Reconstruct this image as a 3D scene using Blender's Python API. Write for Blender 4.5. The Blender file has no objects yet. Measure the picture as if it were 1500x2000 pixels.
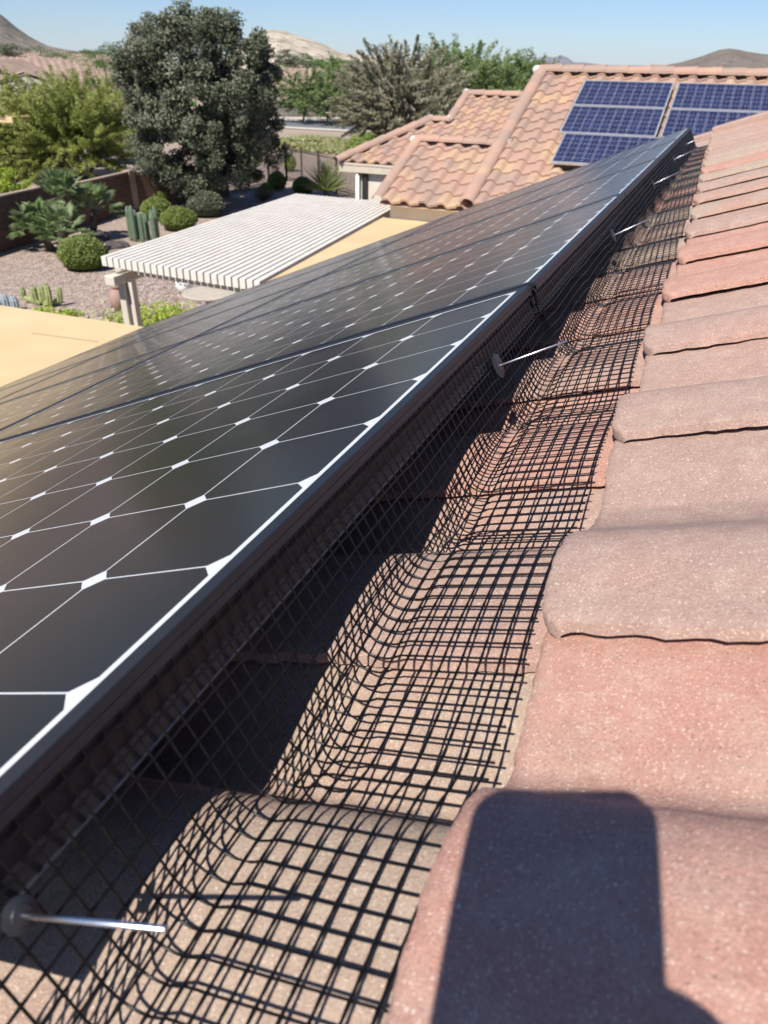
import bpy, math, random
import numpy as np
from mathutils import Vector, Matrix, noise as mnoise
S = bpy.context.scene
COL = S.collection
random.seed(7)
R = math.radians

# ------------------------------------------------------------------ camera
# world: +x runs along the ridge away from the viewer, +y is down the slope (left), z is up
WR = np.array([[0.3921646248979464, -0.4720894768913035, 0.789517848301828],
               [-0.91970317741001, -0.21874556858078864, 0.3260313507750433],
               [0.018787560793908965, -0.8539800360867712, -0.5199664657693343]])
CP = np.array([-1.0930772, -0.2318605, 0.2735895])
FPX = 1431.33
cam = bpy.data.cameras.new('camera'); co = bpy.data.objects.new('camera', cam); COL.objects.link(co)
cam.sensor_fit = 'VERTICAL'; cam.sensor_height = 36.0; cam.sensor_width = 27.0
cam.lens = FPX / 2000 * 36.0
cam.clip_start = 0.02; cam.clip_end = 60000
cam.dof.use_dof = True; cam.dof.focus_distance = 0.86; cam.dof.aperture_fstop = 11.0
rt, dn, fw = WR[:, 0], WR[:, 1], WR[:, 2]
co.matrix_world = Matrix(((rt[0], -dn[0], -fw[0], CP[0]), (rt[1], -dn[1], -fw[1], CP[1]),
                          (rt[2], -dn[2], -fw[2], CP[2]), (0, 0, 0, 1)))
S.camera = co

# ------------------------------------------------------------------ light
LDIR = np.array([0.631, -0.058, -0.7745]); LDIR /= np.linalg.norm(LDIR)
SUN_EL = math.asin(-LDIR[2]); SUN_AZ = math.atan2(-LDIR[0], -LDIR[1])
sl = bpy.data.lights.new('sun', 'SUN'); so = bpy.data.objects.new('sun', sl); COL.objects.link(so)
sl.energy = 5.0; sl.angle = R(0.53); sl.color = (1.0, 0.955, 0.89)
so.rotation_euler = Vector((LDIR[0], LDIR[1], LDIR[2])).to_track_quat('-Z', 'Y').to_euler()
w = bpy.data.worlds.new('World'); S.world = w; w.use_nodes = True
nt = w.node_tree; nt.nodes.clear()
sky = nt.nodes.new('ShaderNodeTexSky'); sky.sky_type = 'NISHITA'; sky.sun_disc = False
sky.sun_elevation = SUN_EL; sky.sun_rotation = SUN_AZ
sky.altitude = 400; sky.air_density = 1.0; sky.dust_density = 0.15; sky.ozone_density = 1.3
bg = nt.nodes.new('ShaderNodeBackground'); bg.inputs[1].default_value = 0.070
wo = nt.nodes.new('ShaderNodeOutputWorld')
tint = nt.nodes.new('ShaderNodeMix'); tint.data_type = 'RGBA'; tint.blend_type = 'MULTIPLY'; tint.inputs[0].default_value = 1.0; tint.inputs[7].default_value = (.72, .90, 1.24, 1)
nt.links.new(sky.outputs[0], tint.inputs[6]); nt.links.new(tint.outputs[2], bg.inputs[0]); nt.links.new(bg.outputs[0], wo.inputs[0])
S.view_settings.view_transform = 'Standard'; S.view_settings.look = 'None'
S.view_settings.exposure = 0.42; S.view_settings.gamma = 1.0
S.render.engine = 'CYCLES'
S.cycles.max_bounces = 8; S.cycles.transparent_max_bounces = 8

# ------------------------------------------------------------------ places
N_ = np.array([0, 5/13, 12/13]); D_ = np.array([0, 12/13, -5/13]); X_ = np.array([1.0, 0, 0])
ZG = -4.6                                       # garden level
def ray(px, py):
    d = WR @ np.array([(px-750)/FPX, (py-1000)/FPX, 1.0]); return d/np.linalg.norm(d)
def at_z(px, py, z=ZG):
    d = ray(px, py); return CP + d*((z-CP[2])/d[2])
def at_d(px, py, dist):
    d = ray(px, py); return CP + d*(dist/math.hypot(d[0], d[1]))
def at_x(px, py, x):
    d = ray(px, py); return CP + d*((x-CP[0])/d[0])

# ------------------------------------------------------------------ object helpers
def tag(o, label=None, cat=None, group=None, kind=None):
    if label: o['label'] = label
    if cat: o['category'] = cat
    if group: o['group'] = group
    if kind: o['kind'] = kind
    return o
def empty(name, loc, label=None, cat=None, group=None, rz=0, rot=None):
    o = bpy.data.objects.new(name, None); COL.objects.link(o)
    o.location = tuple(float(v) for v in loc); o.rotation_euler = rot or (0, 0, rz)
    o.empty_display_size = 0.1
    return tag(o, label, cat, group)
class MB:
    def __init__(s): s.v = []; s.f = []; s.m = []; s.n = 0
    def add(s, V, F, m=0):
        V = np.asarray(V, float).reshape(-1, 3)
        s.v.append(V); s.f.extend([[i+s.n for i in f] for f in F]); s.m.extend([m]*len(F)); s.n += len(V)
    def box(s, c, size, ax=None, m=0, taper=1.0):
        hx, hy, hz = [q/2 for q in size]
        P = np.array([[x*hx*(taper if z > 0 else 1), y*hy*(taper if z > 0 else 1), z*hz] for z in (-1, 1) for y in (-1, 1) for x in (-1, 1)])
        if ax is not None: P = P @ np.array(ax)
        s.add(P+np.array(c), [[0, 2, 3, 1], [4, 5, 7, 6], [0, 1, 5, 4], [2, 6, 7, 3], [0, 4, 6, 2], [1, 3, 7, 5]], m)
    def bar(s, a, b, w, h, m=0, up=(0, 0, 1)):
        a = np.array(a, float); b = np.array(b, float); d = b-a; L = np.linalg.norm(d); d /= L
        sd = np.cross(up, d); sd /= max(np.linalg.norm(sd), 1e-9); u = np.cross(d, sd)
        s.box((a+b)/2, (L, w, h), [d, sd, u], m)
    def tube(s, pts, rad, n=6, m=0, cap=True):
        pts = np.asarray(pts, float); k = len(pts)
        rad = np.broadcast_to(np.asarray(rad, float), (k,))
        T = np.gradient(pts, axis=0); T /= np.maximum(np.linalg.norm(T, axis=1), 1e-9)[:, None]
        ref = np.array([0, 0, 1.0]) if abs(T[:, 2]).mean() < .8 else np.array([1.0, 0, 0])
        A = np.cross(T, ref); A /= np.maximum(np.linalg.norm(A, axis=1), 1e-9)[:, None]; B = np.cross(T, A)
        an = np.arange(n)*2*math.pi/n
        V = pts[:, None, :] + rad[:, None, None]*(np.cos(an)[None, :, None]*A[:, None, :]+np.sin(an)[None, :, None]*B[:, None, :])
        F = [[i*n+j, i*n+(j+1) % n, (i+1)*n+(j+1) % n, (i+1)*n+j] for i in range(k-1) for j in range(n)]
        if cap: F += [list(range(n))[::-1], [(k-1)*n+j for j in range(n)]]
        s.add(V.reshape(-1, 3), F, m)
    def lathe(s, c, prof, n=20, m=0, ax=None):
        an = np.arange(n)*2*math.pi/n
        V = np.array([[r*math.cos(a), r*math.sin(a), z] for r, z in prof for a in an])
        if ax is not None: V = V @ np.array(ax)
        k = len(prof)
        F = [[i*n+j, i*n+(j+1) % n, (i+1)*n+(j+1) % n, (i+1)*n+j] for i in range(k-1) for j in range(n)]
        F += [list(range(n))[::-1], [(k-1)*n+j for j in range(n)]]
        s.add(V+np.array(c), F, m)
    def grid(s, G, m=0):
        G = np.asarray(G); a, b = G.shape[:2]
        s.add(G.reshape(-1, 3), [[i*b+j, i*b+j+1, (i+1)*b+j+1, (i+1)*b+j] for i in range(a-1) for j in range(b-1)], m)
    def quad(s, p, m=0): s.add(p, [list(range(len(p)))], m)
    def build(s, name, mats, parent=None, smooth=False, bevel=0, world=True, attr=None):
        me = bpy.data.meshes.new(name)
        V = np.concatenate(s.v) if s.v else np.zeros((0, 3))
        if parent is not None and world:
            bpy.context.view_layer.update()
            M = np.array(parent.matrix_world.inverted()); V = V @ M[:3, :3].T + M[:3, 3]
        me.from_pydata(V.tolist(), [], s.f)
        mats = mats if isinstance(mats, (list, tuple)) else [mats]
        for q in mats: me.materials.append(q)
        if len(mats) > 1: me.polygons.foreach_set('material_index', s.m)
        if attr:
            for k, val in attr.items():
                a = me.attributes.new(k, 'FLOAT', 'POINT'); a.data.foreach_set('value', np.asarray(val, np.float32))
        if smooth: me.polygons.foreach_set('use_smooth', [True]*len(me.polygons))
        me.update()
        o = bpy.data.objects.new(name, me); COL.objects.link(o)
        if parent is not None: o.parent = parent
        if bevel:
            b = o.modifiers.new('b', 'BEVEL'); b.width = bevel; b.segments = 2; b.limit_method = 'ANGLE'
        return o

# ------------------------------------------------------------------ materials
class NT:
    def __init__(s, name):
        s.mat = bpy.data.materials.new(name); s.mat.use_nodes = True
        s.t = s.mat.node_tree; s.b = s.t.nodes['Principled BSDF']; s.tc = s.t.nodes.new('ShaderNodeTexCoord')
    def n(s, ty, **k):
        x = s.t.nodes.new(ty)
        for a, v in k.items(): setattr(x, a, v)
        return x
    def l(s, a, b): s.t.links.new(a, b)
    def setv(s, sock, v):
        if hasattr(v, 'links'): s.l(v, sock)
        else: sock.default_value = v
    def math(s, op, a, b=0.0, clamp=False):
        x = s.n('ShaderNodeMath', operation=op, use_clamp=clamp); s.setv(x.inputs[0], a); s.setv(x.inputs[1], b); return x.outputs[0]
    def noise(s, scale, detail=3, rough=.55, coord=None, dist=0.0):
        x = s.n('ShaderNodeTexNoise'); x.inputs['Scale'].default_value = scale; x.inputs['Detail'].default_value = detail
        x.inputs['Roughness'].default_value = rough; x.inputs['Distortion'].default_value = dist
        s.l(coord or s.tc.outputs['Object'], x.inputs['Vector']); return x.outputs[0]
    def ramp(s, fac, stops):
        x = s.n('ShaderNodeValToRGB'); e = x.color_ramp.elements
        while len(e) < len(stops): e.new(.5)
        for i, (p, c) in enumerate(stops):
            e[i].position = p; e[i].color = (*c, 1) if len(c) == 3 else c
        s.l(fac, x.inputs[0]); return x.outputs[0]
    def step(s, v, a, b):
        x = s.n('ShaderNodeMapRange'); x.inputs[1].default_value = a; x.inputs[2].default_value = b; s.setv(x.inputs[0], v); return x.outputs[0]
    def mix(s, f, a, b, ty='MIX'):
        x = s.n('ShaderNodeMix', data_type='RGBA', blend_type=ty); s.setv(x.inputs[0], f)
        s.setv(x.inputs[6], a if hasattr(a, 'links') else (*a, 1)); s.setv(x.inputs[7], b if hasattr(b, 'links') else (*b, 1)); return x.outputs[2]
    def attr(s, nm):
        x = s.n('ShaderNodeAttribute'); x.attribute_name = nm; return x.outputs['Fac']
    def bump(s, h, strength=.3, dist=.01):
        x = s.n('ShaderNodeBump'); x.inputs['Strength'].default_value = strength; x.inputs['Distance'].default_value = dist
        s.l(h, x.inputs['Height']); s.l(x.outputs[0], s.b.inputs['Normal'])
    def out(s, col, rough=.7, metal=0.0, spec=.5):
        s.setv(s.b.inputs['Base Color'], col if hasattr(col, 'links') else (*col, 1)); s.setv(s.b.inputs['Roughness'], rough)
        s.b.inputs['Metallic'].default_value = metal; s.b.inputs['Specular IOR Level'].default_value = spec; return s.mat
def simple(name, c1, c2, scale=5, rough=.7, bs=.2, bd=.005, bscale=None, metal=0, spec=.4, detail=4):
    m = NT(name); f = m.noise(scale, detail); col = m.ramp(f, [(.3, c1), (.7, c2)])
    if bs: m.bump(m.noise(bscale or scale*6, 3), bs, bd)
    return m.out(col, rough, metal, spec)

def mat_tile(name, brown, red, tan, grain=True, var=.5, oscale=4.0):
    m = NT(name)
    r = m.attr('tr'); r2 = m.attr('tg')
    big = m.noise(oscale, 2, .5)
    f = m.step(m.math('ADD', m.math('MULTIPLY', big, 1.1), r), .75, 1.15)
    c = m.mix(f, brown, red)
    f2 = m.step(m.math('ADD', m.noise(oscale*1.7, 3, .5), m.math('MULTIPLY', r2, .8)), .85, 1.2)
    c = m.mix(f2, c, tan)
    c = m.mix(m.math('MULTIPLY', m.noise(oscale*9, 4, .7), var), c, m.mix(.5, c, (.12, .09, .08)))
    if grain:
        def speck(sc, lo, hi, dlo, dhi):
            v = m.n('ShaderNodeTexVoronoi'); v.inputs['Scale'].default_value = sc; m.l(m.tc.outputs['Object'], v.inputs['Vector'])
            g = m.n('ShaderNodeSeparateColor'); m.l(v.outputs['Color'], g.inputs[0])
            return m.math('MULTIPLY', m.step(g.outputs[0], lo, hi), m.step(v.outputs['Distance'], dhi, dlo)), g.outputs[1]
        c = m.mix(m.step(m.noise(650, 3, .7), .38, .66), m.mix(.42, c, (.16, .10, .08)), c)
        c = m.mix(m.math('MULTIPLY', m.step(m.noise(38, 5, .75), .45, .75), .35), c, (.60, .47, .37))
        c = m.mix(m.math('MULTIPLY', m.step(m.noise(17, 6, .85), .60, .70), .40), c, (.66, .56, .46))
        c = m.mix(m.math('MULTIPLY', m.step(m.noise(11, 7, .8, dist=1.5), .58, .72), .45), c, (.22, .15, .12))
        a1, g1 = speck(620, .72, .9, .2, .5); c = m.mix(m.math('MULTIPLY', a1, .55), c, (.80, .68, .55))
        a2, g2 = speck(260, .955, .975, .12, .34); c = m.mix(m.math('MULTIPLY', a2, .6), c, (.82, .72, .60))
        a3, g3 = speck(480, .93, .97, .2, .45); c = m.mix(m.math('MULTIPLY', a3, .55), c, (.11, .08, .07))
        h = m.math('ADD', m.math('MULTIPLY', m.noise(520, 3, .75), 1.0), m.noise(90, 3, .6))
        m.bump(h, .7, .0016)
    else:
        m.bump(m.noise(60, 3, .6), .4, .004)
    return m.out(c, .92, 0, .25)
M = {}
M['tile'] = mat_tile('concrete_tile', (.50, .335, .27), (.59, .31, .235), (.52, .40, .30))
M['tile_far'] = mat_tile('concrete_tile_weathered', (.37, .255, .20), (.44, .275, .205), (.50, .34, .21), grain=False, var=.3, oscale=1.3)
M['frame'] = simple('black_anodised', (.006, .007, .012), (.010, .012, .018), 30, .5, .1, .0004, 300, 0.0, .6)
M['edge_glint'] = simple('highlight_aluminium', (.16, .16, .16), (.30, .30, .29), 120, .38, .1, .0003, 600, 1.0)  # pale metal standing in for the sun glint on the black frame's foot
M['dark'] = simple('dark_underside', (.012, .012, .013), (.02, .02, .02), 10, .7, 0)
M['wire'] = simple('black_coated_wire', (.003, .003, .004), (.006, .006, .007), 200, .36, .15, .0002, 900, 0, .35)
M['steel'] = simple('galvanised_rod', (.55, .55, .56), (.75, .75, .76), 60, .3, .1, .0003, 500, 1.0)
M['washer'] = simple('grey_washer', (.02, .022, .028), (.045, .048, .055), 60, .45, .1, .0003, 400, .2)

def mat_cells(name, cu, cv, u0, v0, cell, bg_c, line, ch, busbars=False, rough=.17):
    m = NT(name)
    sx = m.n('ShaderNodeSeparateXYZ'); m.l(m.tc.outputs['Object'], sx.inputs[0])
    def cellc(o, off, nn):
        q = m.math('DIVIDE', m.math('SUBTRACT', o, off), cell)
        ins = m.math('MULTIPLY', m.math('GREATER_THAN', q, 0.0), m.math('LESS_THAN', q, float(nn)))
        fr = m.math('ABSOLUTE', m.math('SUBTRACT', m.math('FRACT', q), .5))
        return q, ins, fr
    q1, i1, f1 = cellc(sx.outputs[0], u0, cu); q2, i2, f2 = cellc(sx.outputs[1], v0, cv)
    lim = .5-line
    k = m.math('MULTIPLY', m.math('LESS_THAN', f1, lim), m.math('LESS_THAN', f2, lim))
    k = m.math('MULTIPLY', k, m.math('LESS_THAN', m.math('ADD', f1, f2), ch))
    k = m.math('MULTIPLY', k, m.math('MULTIPLY', i1, i2))
    fl = m.n('ShaderNodeCombineXYZ'); m.l(m.math('FLOOR', q1), fl.inputs[0]); m.l(m.math('FLOOR', q2), fl.inputs[1])
    wn = m.n('ShaderNodeTexWhiteNoise'); m.l(fl.outputs[0], wn.inputs['Vector'])
    if busbars:
        cc = m.mix(wn.outputs[0], (.010, .014, .052), (.018, .025, .082))
        bb = m.math('ABSOLUTE', m.math('SUBTRACT', m.math('FRACT', m.math('MULTIPLY', q1, 3.0)), .5))
        cc = m.mix(m.math('MULTIPLY', m.math('LESS_THAN', bb, .03), .6), cc, (.35, .36, .4))
    else:
        cc = m.mix(wn.outputs[0], (.0055, .0065, .0085), (.0085, .0085, .011))
        cc = m.mix(m.step(m.noise(3.0, 2), .4, .7), cc, (.011, .008, .013))
    c = m.mix(k, bg_c, cc)
    # fine dust lying on the glass, with a few specks
    du = m.step(m.noise(7, 5, .65), .35, .8)
    c = m.mix(m.math('MULTIPLY', du, .005), c, (.45, .40, .34))
    v = m.n('ShaderNodeTexVoronoi'); v.inputs['Scale'].default_value = 55; m.l(m.tc.outputs['Object'], v.inputs['Vector'])
    g = m.n('ShaderNodeSeparateColor'); m.l(v.outputs['Color'], g.inputs[0])
    sp = m.math('MULTIPLY', m.math('GREATER_THAN', g.outputs[0], .93), m.math('LESS_THAN', v.outputs['Distance'], m.math('MULTIPLY', g.outputs[1], .07)))
    c = m.mix(m.math('MULTIPLY', sp, .5), c, (.5, .46, .4))
    m.bump(m.noise(700, 2, .5), .05, .0003)
    ro = m.math('ADD', m.math('MULTIPLY', du, .07), rough)
    m.b.inputs['IOR'].default_value = 1.27; m.b.inputs['Sheen Weight'].default_value = .06; m.b.inputs['Sheen Roughness'].default_value = .45; m.b.inputs['Sheen Tint'].default_value = (.75, .70, .66, 1)
    return m.out(c, ro, 0, .38)
M['cells'] = mat_cells('monocrystalline_cells', 8, 12, .0162, .0193, .1267, (.62, .64, .65), .0058, .893)
M['cells_blue'] = mat_cells('polycrystalline_cells', 10, 6, .02, .02, .156, (.44, .46, .50), .012, 2.0, True)

# ------------------------------------------------------------------ tile roofs
UT = np.array([0, .06, .12, .2, .28, .34, .385, .42, .45, .48, .52, .57, .65, .8, .93, 1.0, 1.06])
GT = np.array([.034, .038, .041, .045, .047, .0455, .040, .031, .020, .010, .0025, 0, .005, .0130, .0180, .0195, .021])
uu = np.linspace(0, 1.06, 500); gg = np.interp(uu, UT, GT)
ker = np.hanning(25); ker /= ker.sum(); gs = np.convolve(np.pad(gg, 12, 'edge'), ker, 'valid')
def gprof(u): return np.interp(u, uu, gs)
def tile_mesh(specs, O, ex, es, n, tw=.295, expo=.37, nu=14, fine=False, amp=1.0, h0=.145, drop=.03, thick=.02, seed=1):
    """specs: list of (x_start, s_butt, r, g, slope); each tile is its own curved shell with a lip at the butt and at the lap."""
    rng = np.random.RandomState(seed)
    mb = MB(); TR = []; TG = []
    if fine:
        us = np.concatenate([[.035, 0, .006, .018], np.linspace(.04, 1.05, nu)])
        eh = np.concatenate([[.0105, .0090, .0011, .0002], np.zeros(nu)])
        vs = np.concatenate([[.012, .0, .0012, .004, .009], np.linspace(.016, expo+.02, int(nu*.7))])
        ev = np.concatenate([[thick, thick*.62, .0026, .0007, 0.0], np.zeros(int(nu*.7))])
    else:
        us = np.concatenate([[0], np.linspace(0, 1.04, nu)]); eh = np.concatenate([[.012], np.zeros(nu)])
        vs = np.array([.012, 0, 0, .01, expo*.5, expo+.02]); ev = np.array([thick, thick, .004, 0, 0, 0])
    U, Vv = np.meshgrid(us, vs); EH, EV = np.meshgrid(eh, ev)
    nv, nuu = U.shape
    base = [[i*nuu+j, i*nuu+j+1, (i+1)*nuu+j+1, (i+1)*nuu+j] for i in range(nv-1) for j in range(nuu-1)]
    for sp in specs:
        x0, sb, r, g, sh = sp[:5]; wd = sp[5] if len(sp) > 5 else tw; wp = sp[6] if len(sp) > 6 else 0
        x = x0 + U*wd
        Ug = np.interp(U, [0, .54, 1.06], [0, .415, 1.06]) if wp else (np.interp(U, [0, .27, .385, .64, 1.06], [0, .32, .405, .545, 1.06]) if fine else U)
        corner = .013*np.clip(1-U/.075, 0, 1)**2 if fine else 0
        jit = 0
        if fine:
            p = rng.rand(8)*6.28
            jit = (.0016*np.clip(np.sin(U*tw*97+p[3])*np.sin(U*tw*260+p[4]), -1, .2)+.0009*np.sin(U*tw*210+p[0])+.0007*np.sin(U*tw*470+p[1])+.0012*np.sin(U*tw*55+p[2]))*.55*np.exp(-Vv/.012)
            jx = (.0009*np.sin(Vv*160+p[3])+.0008*np.sin(Vv*390+p[4])+.0012*np.sin(Vv*40+p[5])+.0016*np.clip(np.sin(Vv*83+p[6])*np.sin(Vv*231+p[7]), 0, 1)+.0007*np.sin(Vv*900+p[0]))*np.exp(-U/.02)
            x = x + jx
        s = sb + sh*np.maximum(0, x-.7) - Vv - corner + jit + rng.uniform(-.002, .002)
        am_, h0_ = (1.14, h0+.0065) if wp and sb > 0 else (.88, h0-.0055) if fine else (amp, h0)
        h = h0_ + drop*Vv/expo - gprof(Ug)*am_ - (.0045*np.clip((Ug-.8)/.2, 0, 1) if am_ > 1.1 and fine else 0) + EH + EV + rng.uniform(-.0012, .0012)
        if fine:
            h = h + .0007*np.sin(x*23+p[6])*np.sin(s*31+p[7]) + .0005*np.sin(x*61+p[1])
        P = O + x[..., None]*ex + s[..., None]*es - h[..., None]*n
        mb.add(P.reshape(-1, 3), base)
        TR += [r]*(nv*nuu); TG += [g]*(nv*nuu)
    return mb, TR, TG

# our roof
house = empty('house', (-1.5, 1.2, ZG), 'stucco house under a dusty pink concrete tile roof that carries the long black solar array', 'house')
SH = .023
def shf(x): return SH*np.maximum(0, x-.7)
def rnd_specs(ks, js, off, seed, keep=None):
    rg = np.random.RandomState(seed); out = []
    for k in ks:
        for j in js:
            x0 = -.67+.2935*j+off(k)
            r, g = rg.rand(), rg.rand()
            if keep and not keep(x0): continue
            out.append((x0, -.15+.37*k, r, g, SH, .2935, 1 if k >= 1 else 0))
    return out
XE = 5.0
# the near tiles: colours chosen tile by tile after the real ones
upper = [(-1.55, .5, .1), (-1.257, .4, .3), (-1.0, .55, .3), (-.705, .0, .25), (-.377, .10, .1), (-.084, .16, .2), (.21, .95, .0), (.503, .85, .0)]
specs = [(x, -.15, r, g, SH) + ((.328,) if x == -.705 else (.297, 1) if x == -1.0 else ()) for x, r, g in upper]
specs += [(x, -.15-.37, (r*.7+.2), g, SH) + ((.328,) if x == -.705 else ()) for x, r, g in upper]
lower = [(-1.585, .3, .6), (-1.29, .2, .9), (-1.0, .3, .75), (-.705, .25, .45), (-.41, .75, .15), (-.115, .35, .2), (.178, .6, .1), (.47, .3, .3)]
specs += [(x, .22, r, g, SH, .2935, 1) for x, r, g in lower]
mb, tr, tg = tile_mesh(specs, np.zeros(3), X_, D_, N_, .2935, .37, nu=64, fine=True, seed=3)
s2 = rnd_specs([0, -1], range(5, 20), lambda k: 0, 11, lambda x: x < XE-.1)
s2 += rnd_specs([1], range(5, 20), lambda k: -.035, 12, lambda x: x < XE-.1)
mb2, tr2, tg2 = tile_mesh(s2, np.zeros(3), X_, D_, N_, .2935, .37, nu=24, fine=True, seed=4)
s3 = rnd_specs(range(-5, -1), range(-9, 20), lambda k: 0, 13, lambda x: x < XE-.1)
s3 += rnd_specs([-1, 0, 1], range(-9, -3), lambda k: 0 if k < 1 else -.035, 14)
s3 += rnd_specs(range(2, 14), range(-9, 20), lambda k: -.035*(k % 2), 15, lambda x: x < XE-.1)
mb3, tr3, tg3 = tile_mesh(s3, np.zeros(3), X_, D_, N_, .2935, .37, nu=12, fine=False, seed=5)
for b in (mb2, mb3):
    off = mb.n
    mb.v += b.v; mb.f += [[i+off for i in f] for f in b.f]; mb.m += b.m; mb.n += b.n
roof = mb.build('tile_roof', M['tile'], house, smooth=True, attr={'tr': tr+tr2+tr3, 'tg': tg+tg2+tg3})
roof.data.set_sharp_from_angle(angle=R(50))
def L3(x, s, h): return X_*x + D_*s - N_*h
deck = MB()
deck.add([L3(-3.6, -2.2, .2), L3(XE-.02, -2.2, .2), L3(XE-.02, 4.72, .2), L3(-3.6, 4.72, .2), L3(-3.6, -2.2, .34), L3(XE-.02, -2.2, .34), L3(XE-.02, 4.72, .34), L3(-3.6, 4.72, .34)],
         [[0, 1, 2, 3], [7, 6, 5, 4], [0, 4, 5, 1], [1, 5, 6, 2], [2, 6, 7, 3], [3, 7, 4, 0]])
M['stucco'] = simple('cream_stucco', (.56, .50, .40), (.64, .58, .48), 3, .9, .5, .004, 70)
M['stuccoD'] = simple('tan_stucco', (.36, .27, .20), (.42, .32, .24), 2, .9, .5, .004, 50)
deck.build('roof_deck', M['stuccoD'], house)

g = MB()
for k in range(-5, 13):
    g.bar(L3(XE-.03, -.15+.37*k+.09, .100), L3(XE-.03, -.15+.37*(k-1)+.07, .122), .16, .05, up=N_)
g.build('rake_trim', M['tile'], house, bevel=.01)
# ------------------------------------------------------------------ black solar array
PW, PH, GAP = 1.046, 1.559, .0115
def panel_local(x0, s0, xs=0.0):
    """world vertices from panel coordinates (u along the ridge, v down the slope, w out of the glass)"""
    return lambda u, v, w: X_*(x0+u) + D_*(s0+v) + N_*w
AX = [X_, D_, N_]
fr = MB()
def rail(mb, a, b, side):
    pass
def frame_mesh():
    f = MB()
    lip = .011
    # top lip, side skirt, recessed wall and foot, all round
    for (u0, u1, v0, v1) in ((0, PW, -.003, lip), (0, PW, PH-lip, PH), (0, lip, lip, PH-lip), (PW-lip, PW, lip, PH-lip)):
        f.box(((u0+u1)/2, (v0+v1)/2, -.0035), (u1-u0, v1-v0, .007))
    for (u0, u1, v0, v1) in ((0, PW, -.003, -.0016), (0, PW, PH-.004, PH), (0, .004, .004, PH-.004), (PW-.004, PW, .004, PH-.004)):
        f.box(((u0+u1)/2, (v0+v1)/2, -.010), (u1-u0, v1-v0, .006))
    for (u0, u1, v0, v1) in ((.004, PW-.004, .0022, .0042), (.004, PW-.004, PH-.0065, PH-.0045), (.0045, .0065, .0065, PH-.0065), (PW-.0065, PW-.0045, .0065, PH-.0065)):
        f.box(((u0+u1)/2, (v0+v1)/2, -.029), (u1-u0, v1-v0, .032))
    for (u0, u1, v0, v1) in ((.002, PW-.002, .002, .024), (.002, PW-.002, PH-.024, PH-.002), (.002, .024, .024, PH-.024), (PW-.024, PW-.002, .024, PH-.024)):
        f.box(((u0+u1)/2, (v0+v1)/2, -.0462), (u1-u0, v1-v0, .0024))
    return f
MW = Matrix(((1, 0, 0, 0), (0, D_[1], N_[1], 0), (0, D_[2], N_[2], 0), (0, 0, 0, 1)))
def make_panel():
    root = empty('solar_panel', (0, 0, 0)); root.matrix_world = MW
    f = frame_mesh().build('frame', M['frame'], root, world=False, bevel=.0008)
    g = MB(); g.box((PW/2, PH/2, -.0035), (PW-.021, PH-.021, .003)); g.build('glass', M['cells'], root, world=False)
    b = MB(); b.box((PW/2, PH/2, -.0072), (PW-.024, PH-.024, .0028)); b.build('backsheet', M['dark'], root, world=False)
    e = MB(); e.tube([(.004, .0023, -.0452), (PW-.004, .0023, -.0452)], .0011, 8); e.build('frame_highlight', M['edge_glint'], root, world=False)  # thin round strip added to draw the highlight line along the frame's lower edge
    return root
def copy_tree(o):
    c = o.copy(); COL.objects.link(c)
    for ch in list(o.children):
        d = ch.copy(); COL.objects.link(d); d.parent = c
        for g in list(ch.children):
            e = g.copy(); COL.objects.link(e); e.parent = d
    return c
P0 = make_panel()
colname = ['nearest', 'second nearest', 'middle', 'second farthest', 'farthest']
rowname = ['top row, beside the wire mesh', 'middle row', 'bottom row, by the patio roof']
first = True
for c in range(5):
    for r in range(3):
        o = P0 if first else copy_tree(P0); first = False
        x0 = -1.046-.016+.004 + c*(PW+GAP)
        off = 0.0 if c == 0 else -.006+.0062*(x0-.02)
        s0 = -.0165 + .0165*1 + off + r*(PH+.016)
        p = D_*(s0) + X_*(x0+.018) + N_*(0.0 if c == 0 else .0015)
        o.matrix_world = Matrix.Translation(Vector(tuple(float(q) for q in p))) @ Matrix.Rotation(0.0 if c == 0 else .0062, 4, Vector(tuple(float(q) for q in N_))) @ MW
        tag(o, 'black solar panel, %s column of the array, %s' % (colname[c], rowname[r]), 'solar panel', 'black solar panels of the long array on the near roof')

# ------------------------------------------------------------------ wire mesh guard
def tile_h(x, s, off=-.035):
    u = np.mod((x-(-.67+off))/.2935, 1.0); u = np.interp(u, [0, .54, 1.0], [0, .415, 1.0])
    return .145+.03*(.22+shf(x)-s)/.37 - gmsh(u)
ug = np.linspace(0, 1, 300, endpoint=False); graw = gprof(ug)
gk = np.hanning(71); gk /= gk.sum(); gsm = np.convolve(np.concatenate([graw, graw, graw]), gk, 'same')[300:600]
genv = np.maximum(graw, gsm*.0) ; gfin = np.maximum(.0, .72*.046+.28*gsm)
need = (graw+.0035-gfin).max(); gfin = gfin+max(0, need)*.85
def gmsh(u): return np.interp(u, np.append(ug, 1), np.append(gfin, gfin[0]))
def edge_off(x): return np.where(x < .01, 0.0, -.006+.0062*(x-.02))
NODE = .0140
XS = np.arange(-1.12, 4.26, NODE)
NL = 18
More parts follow.
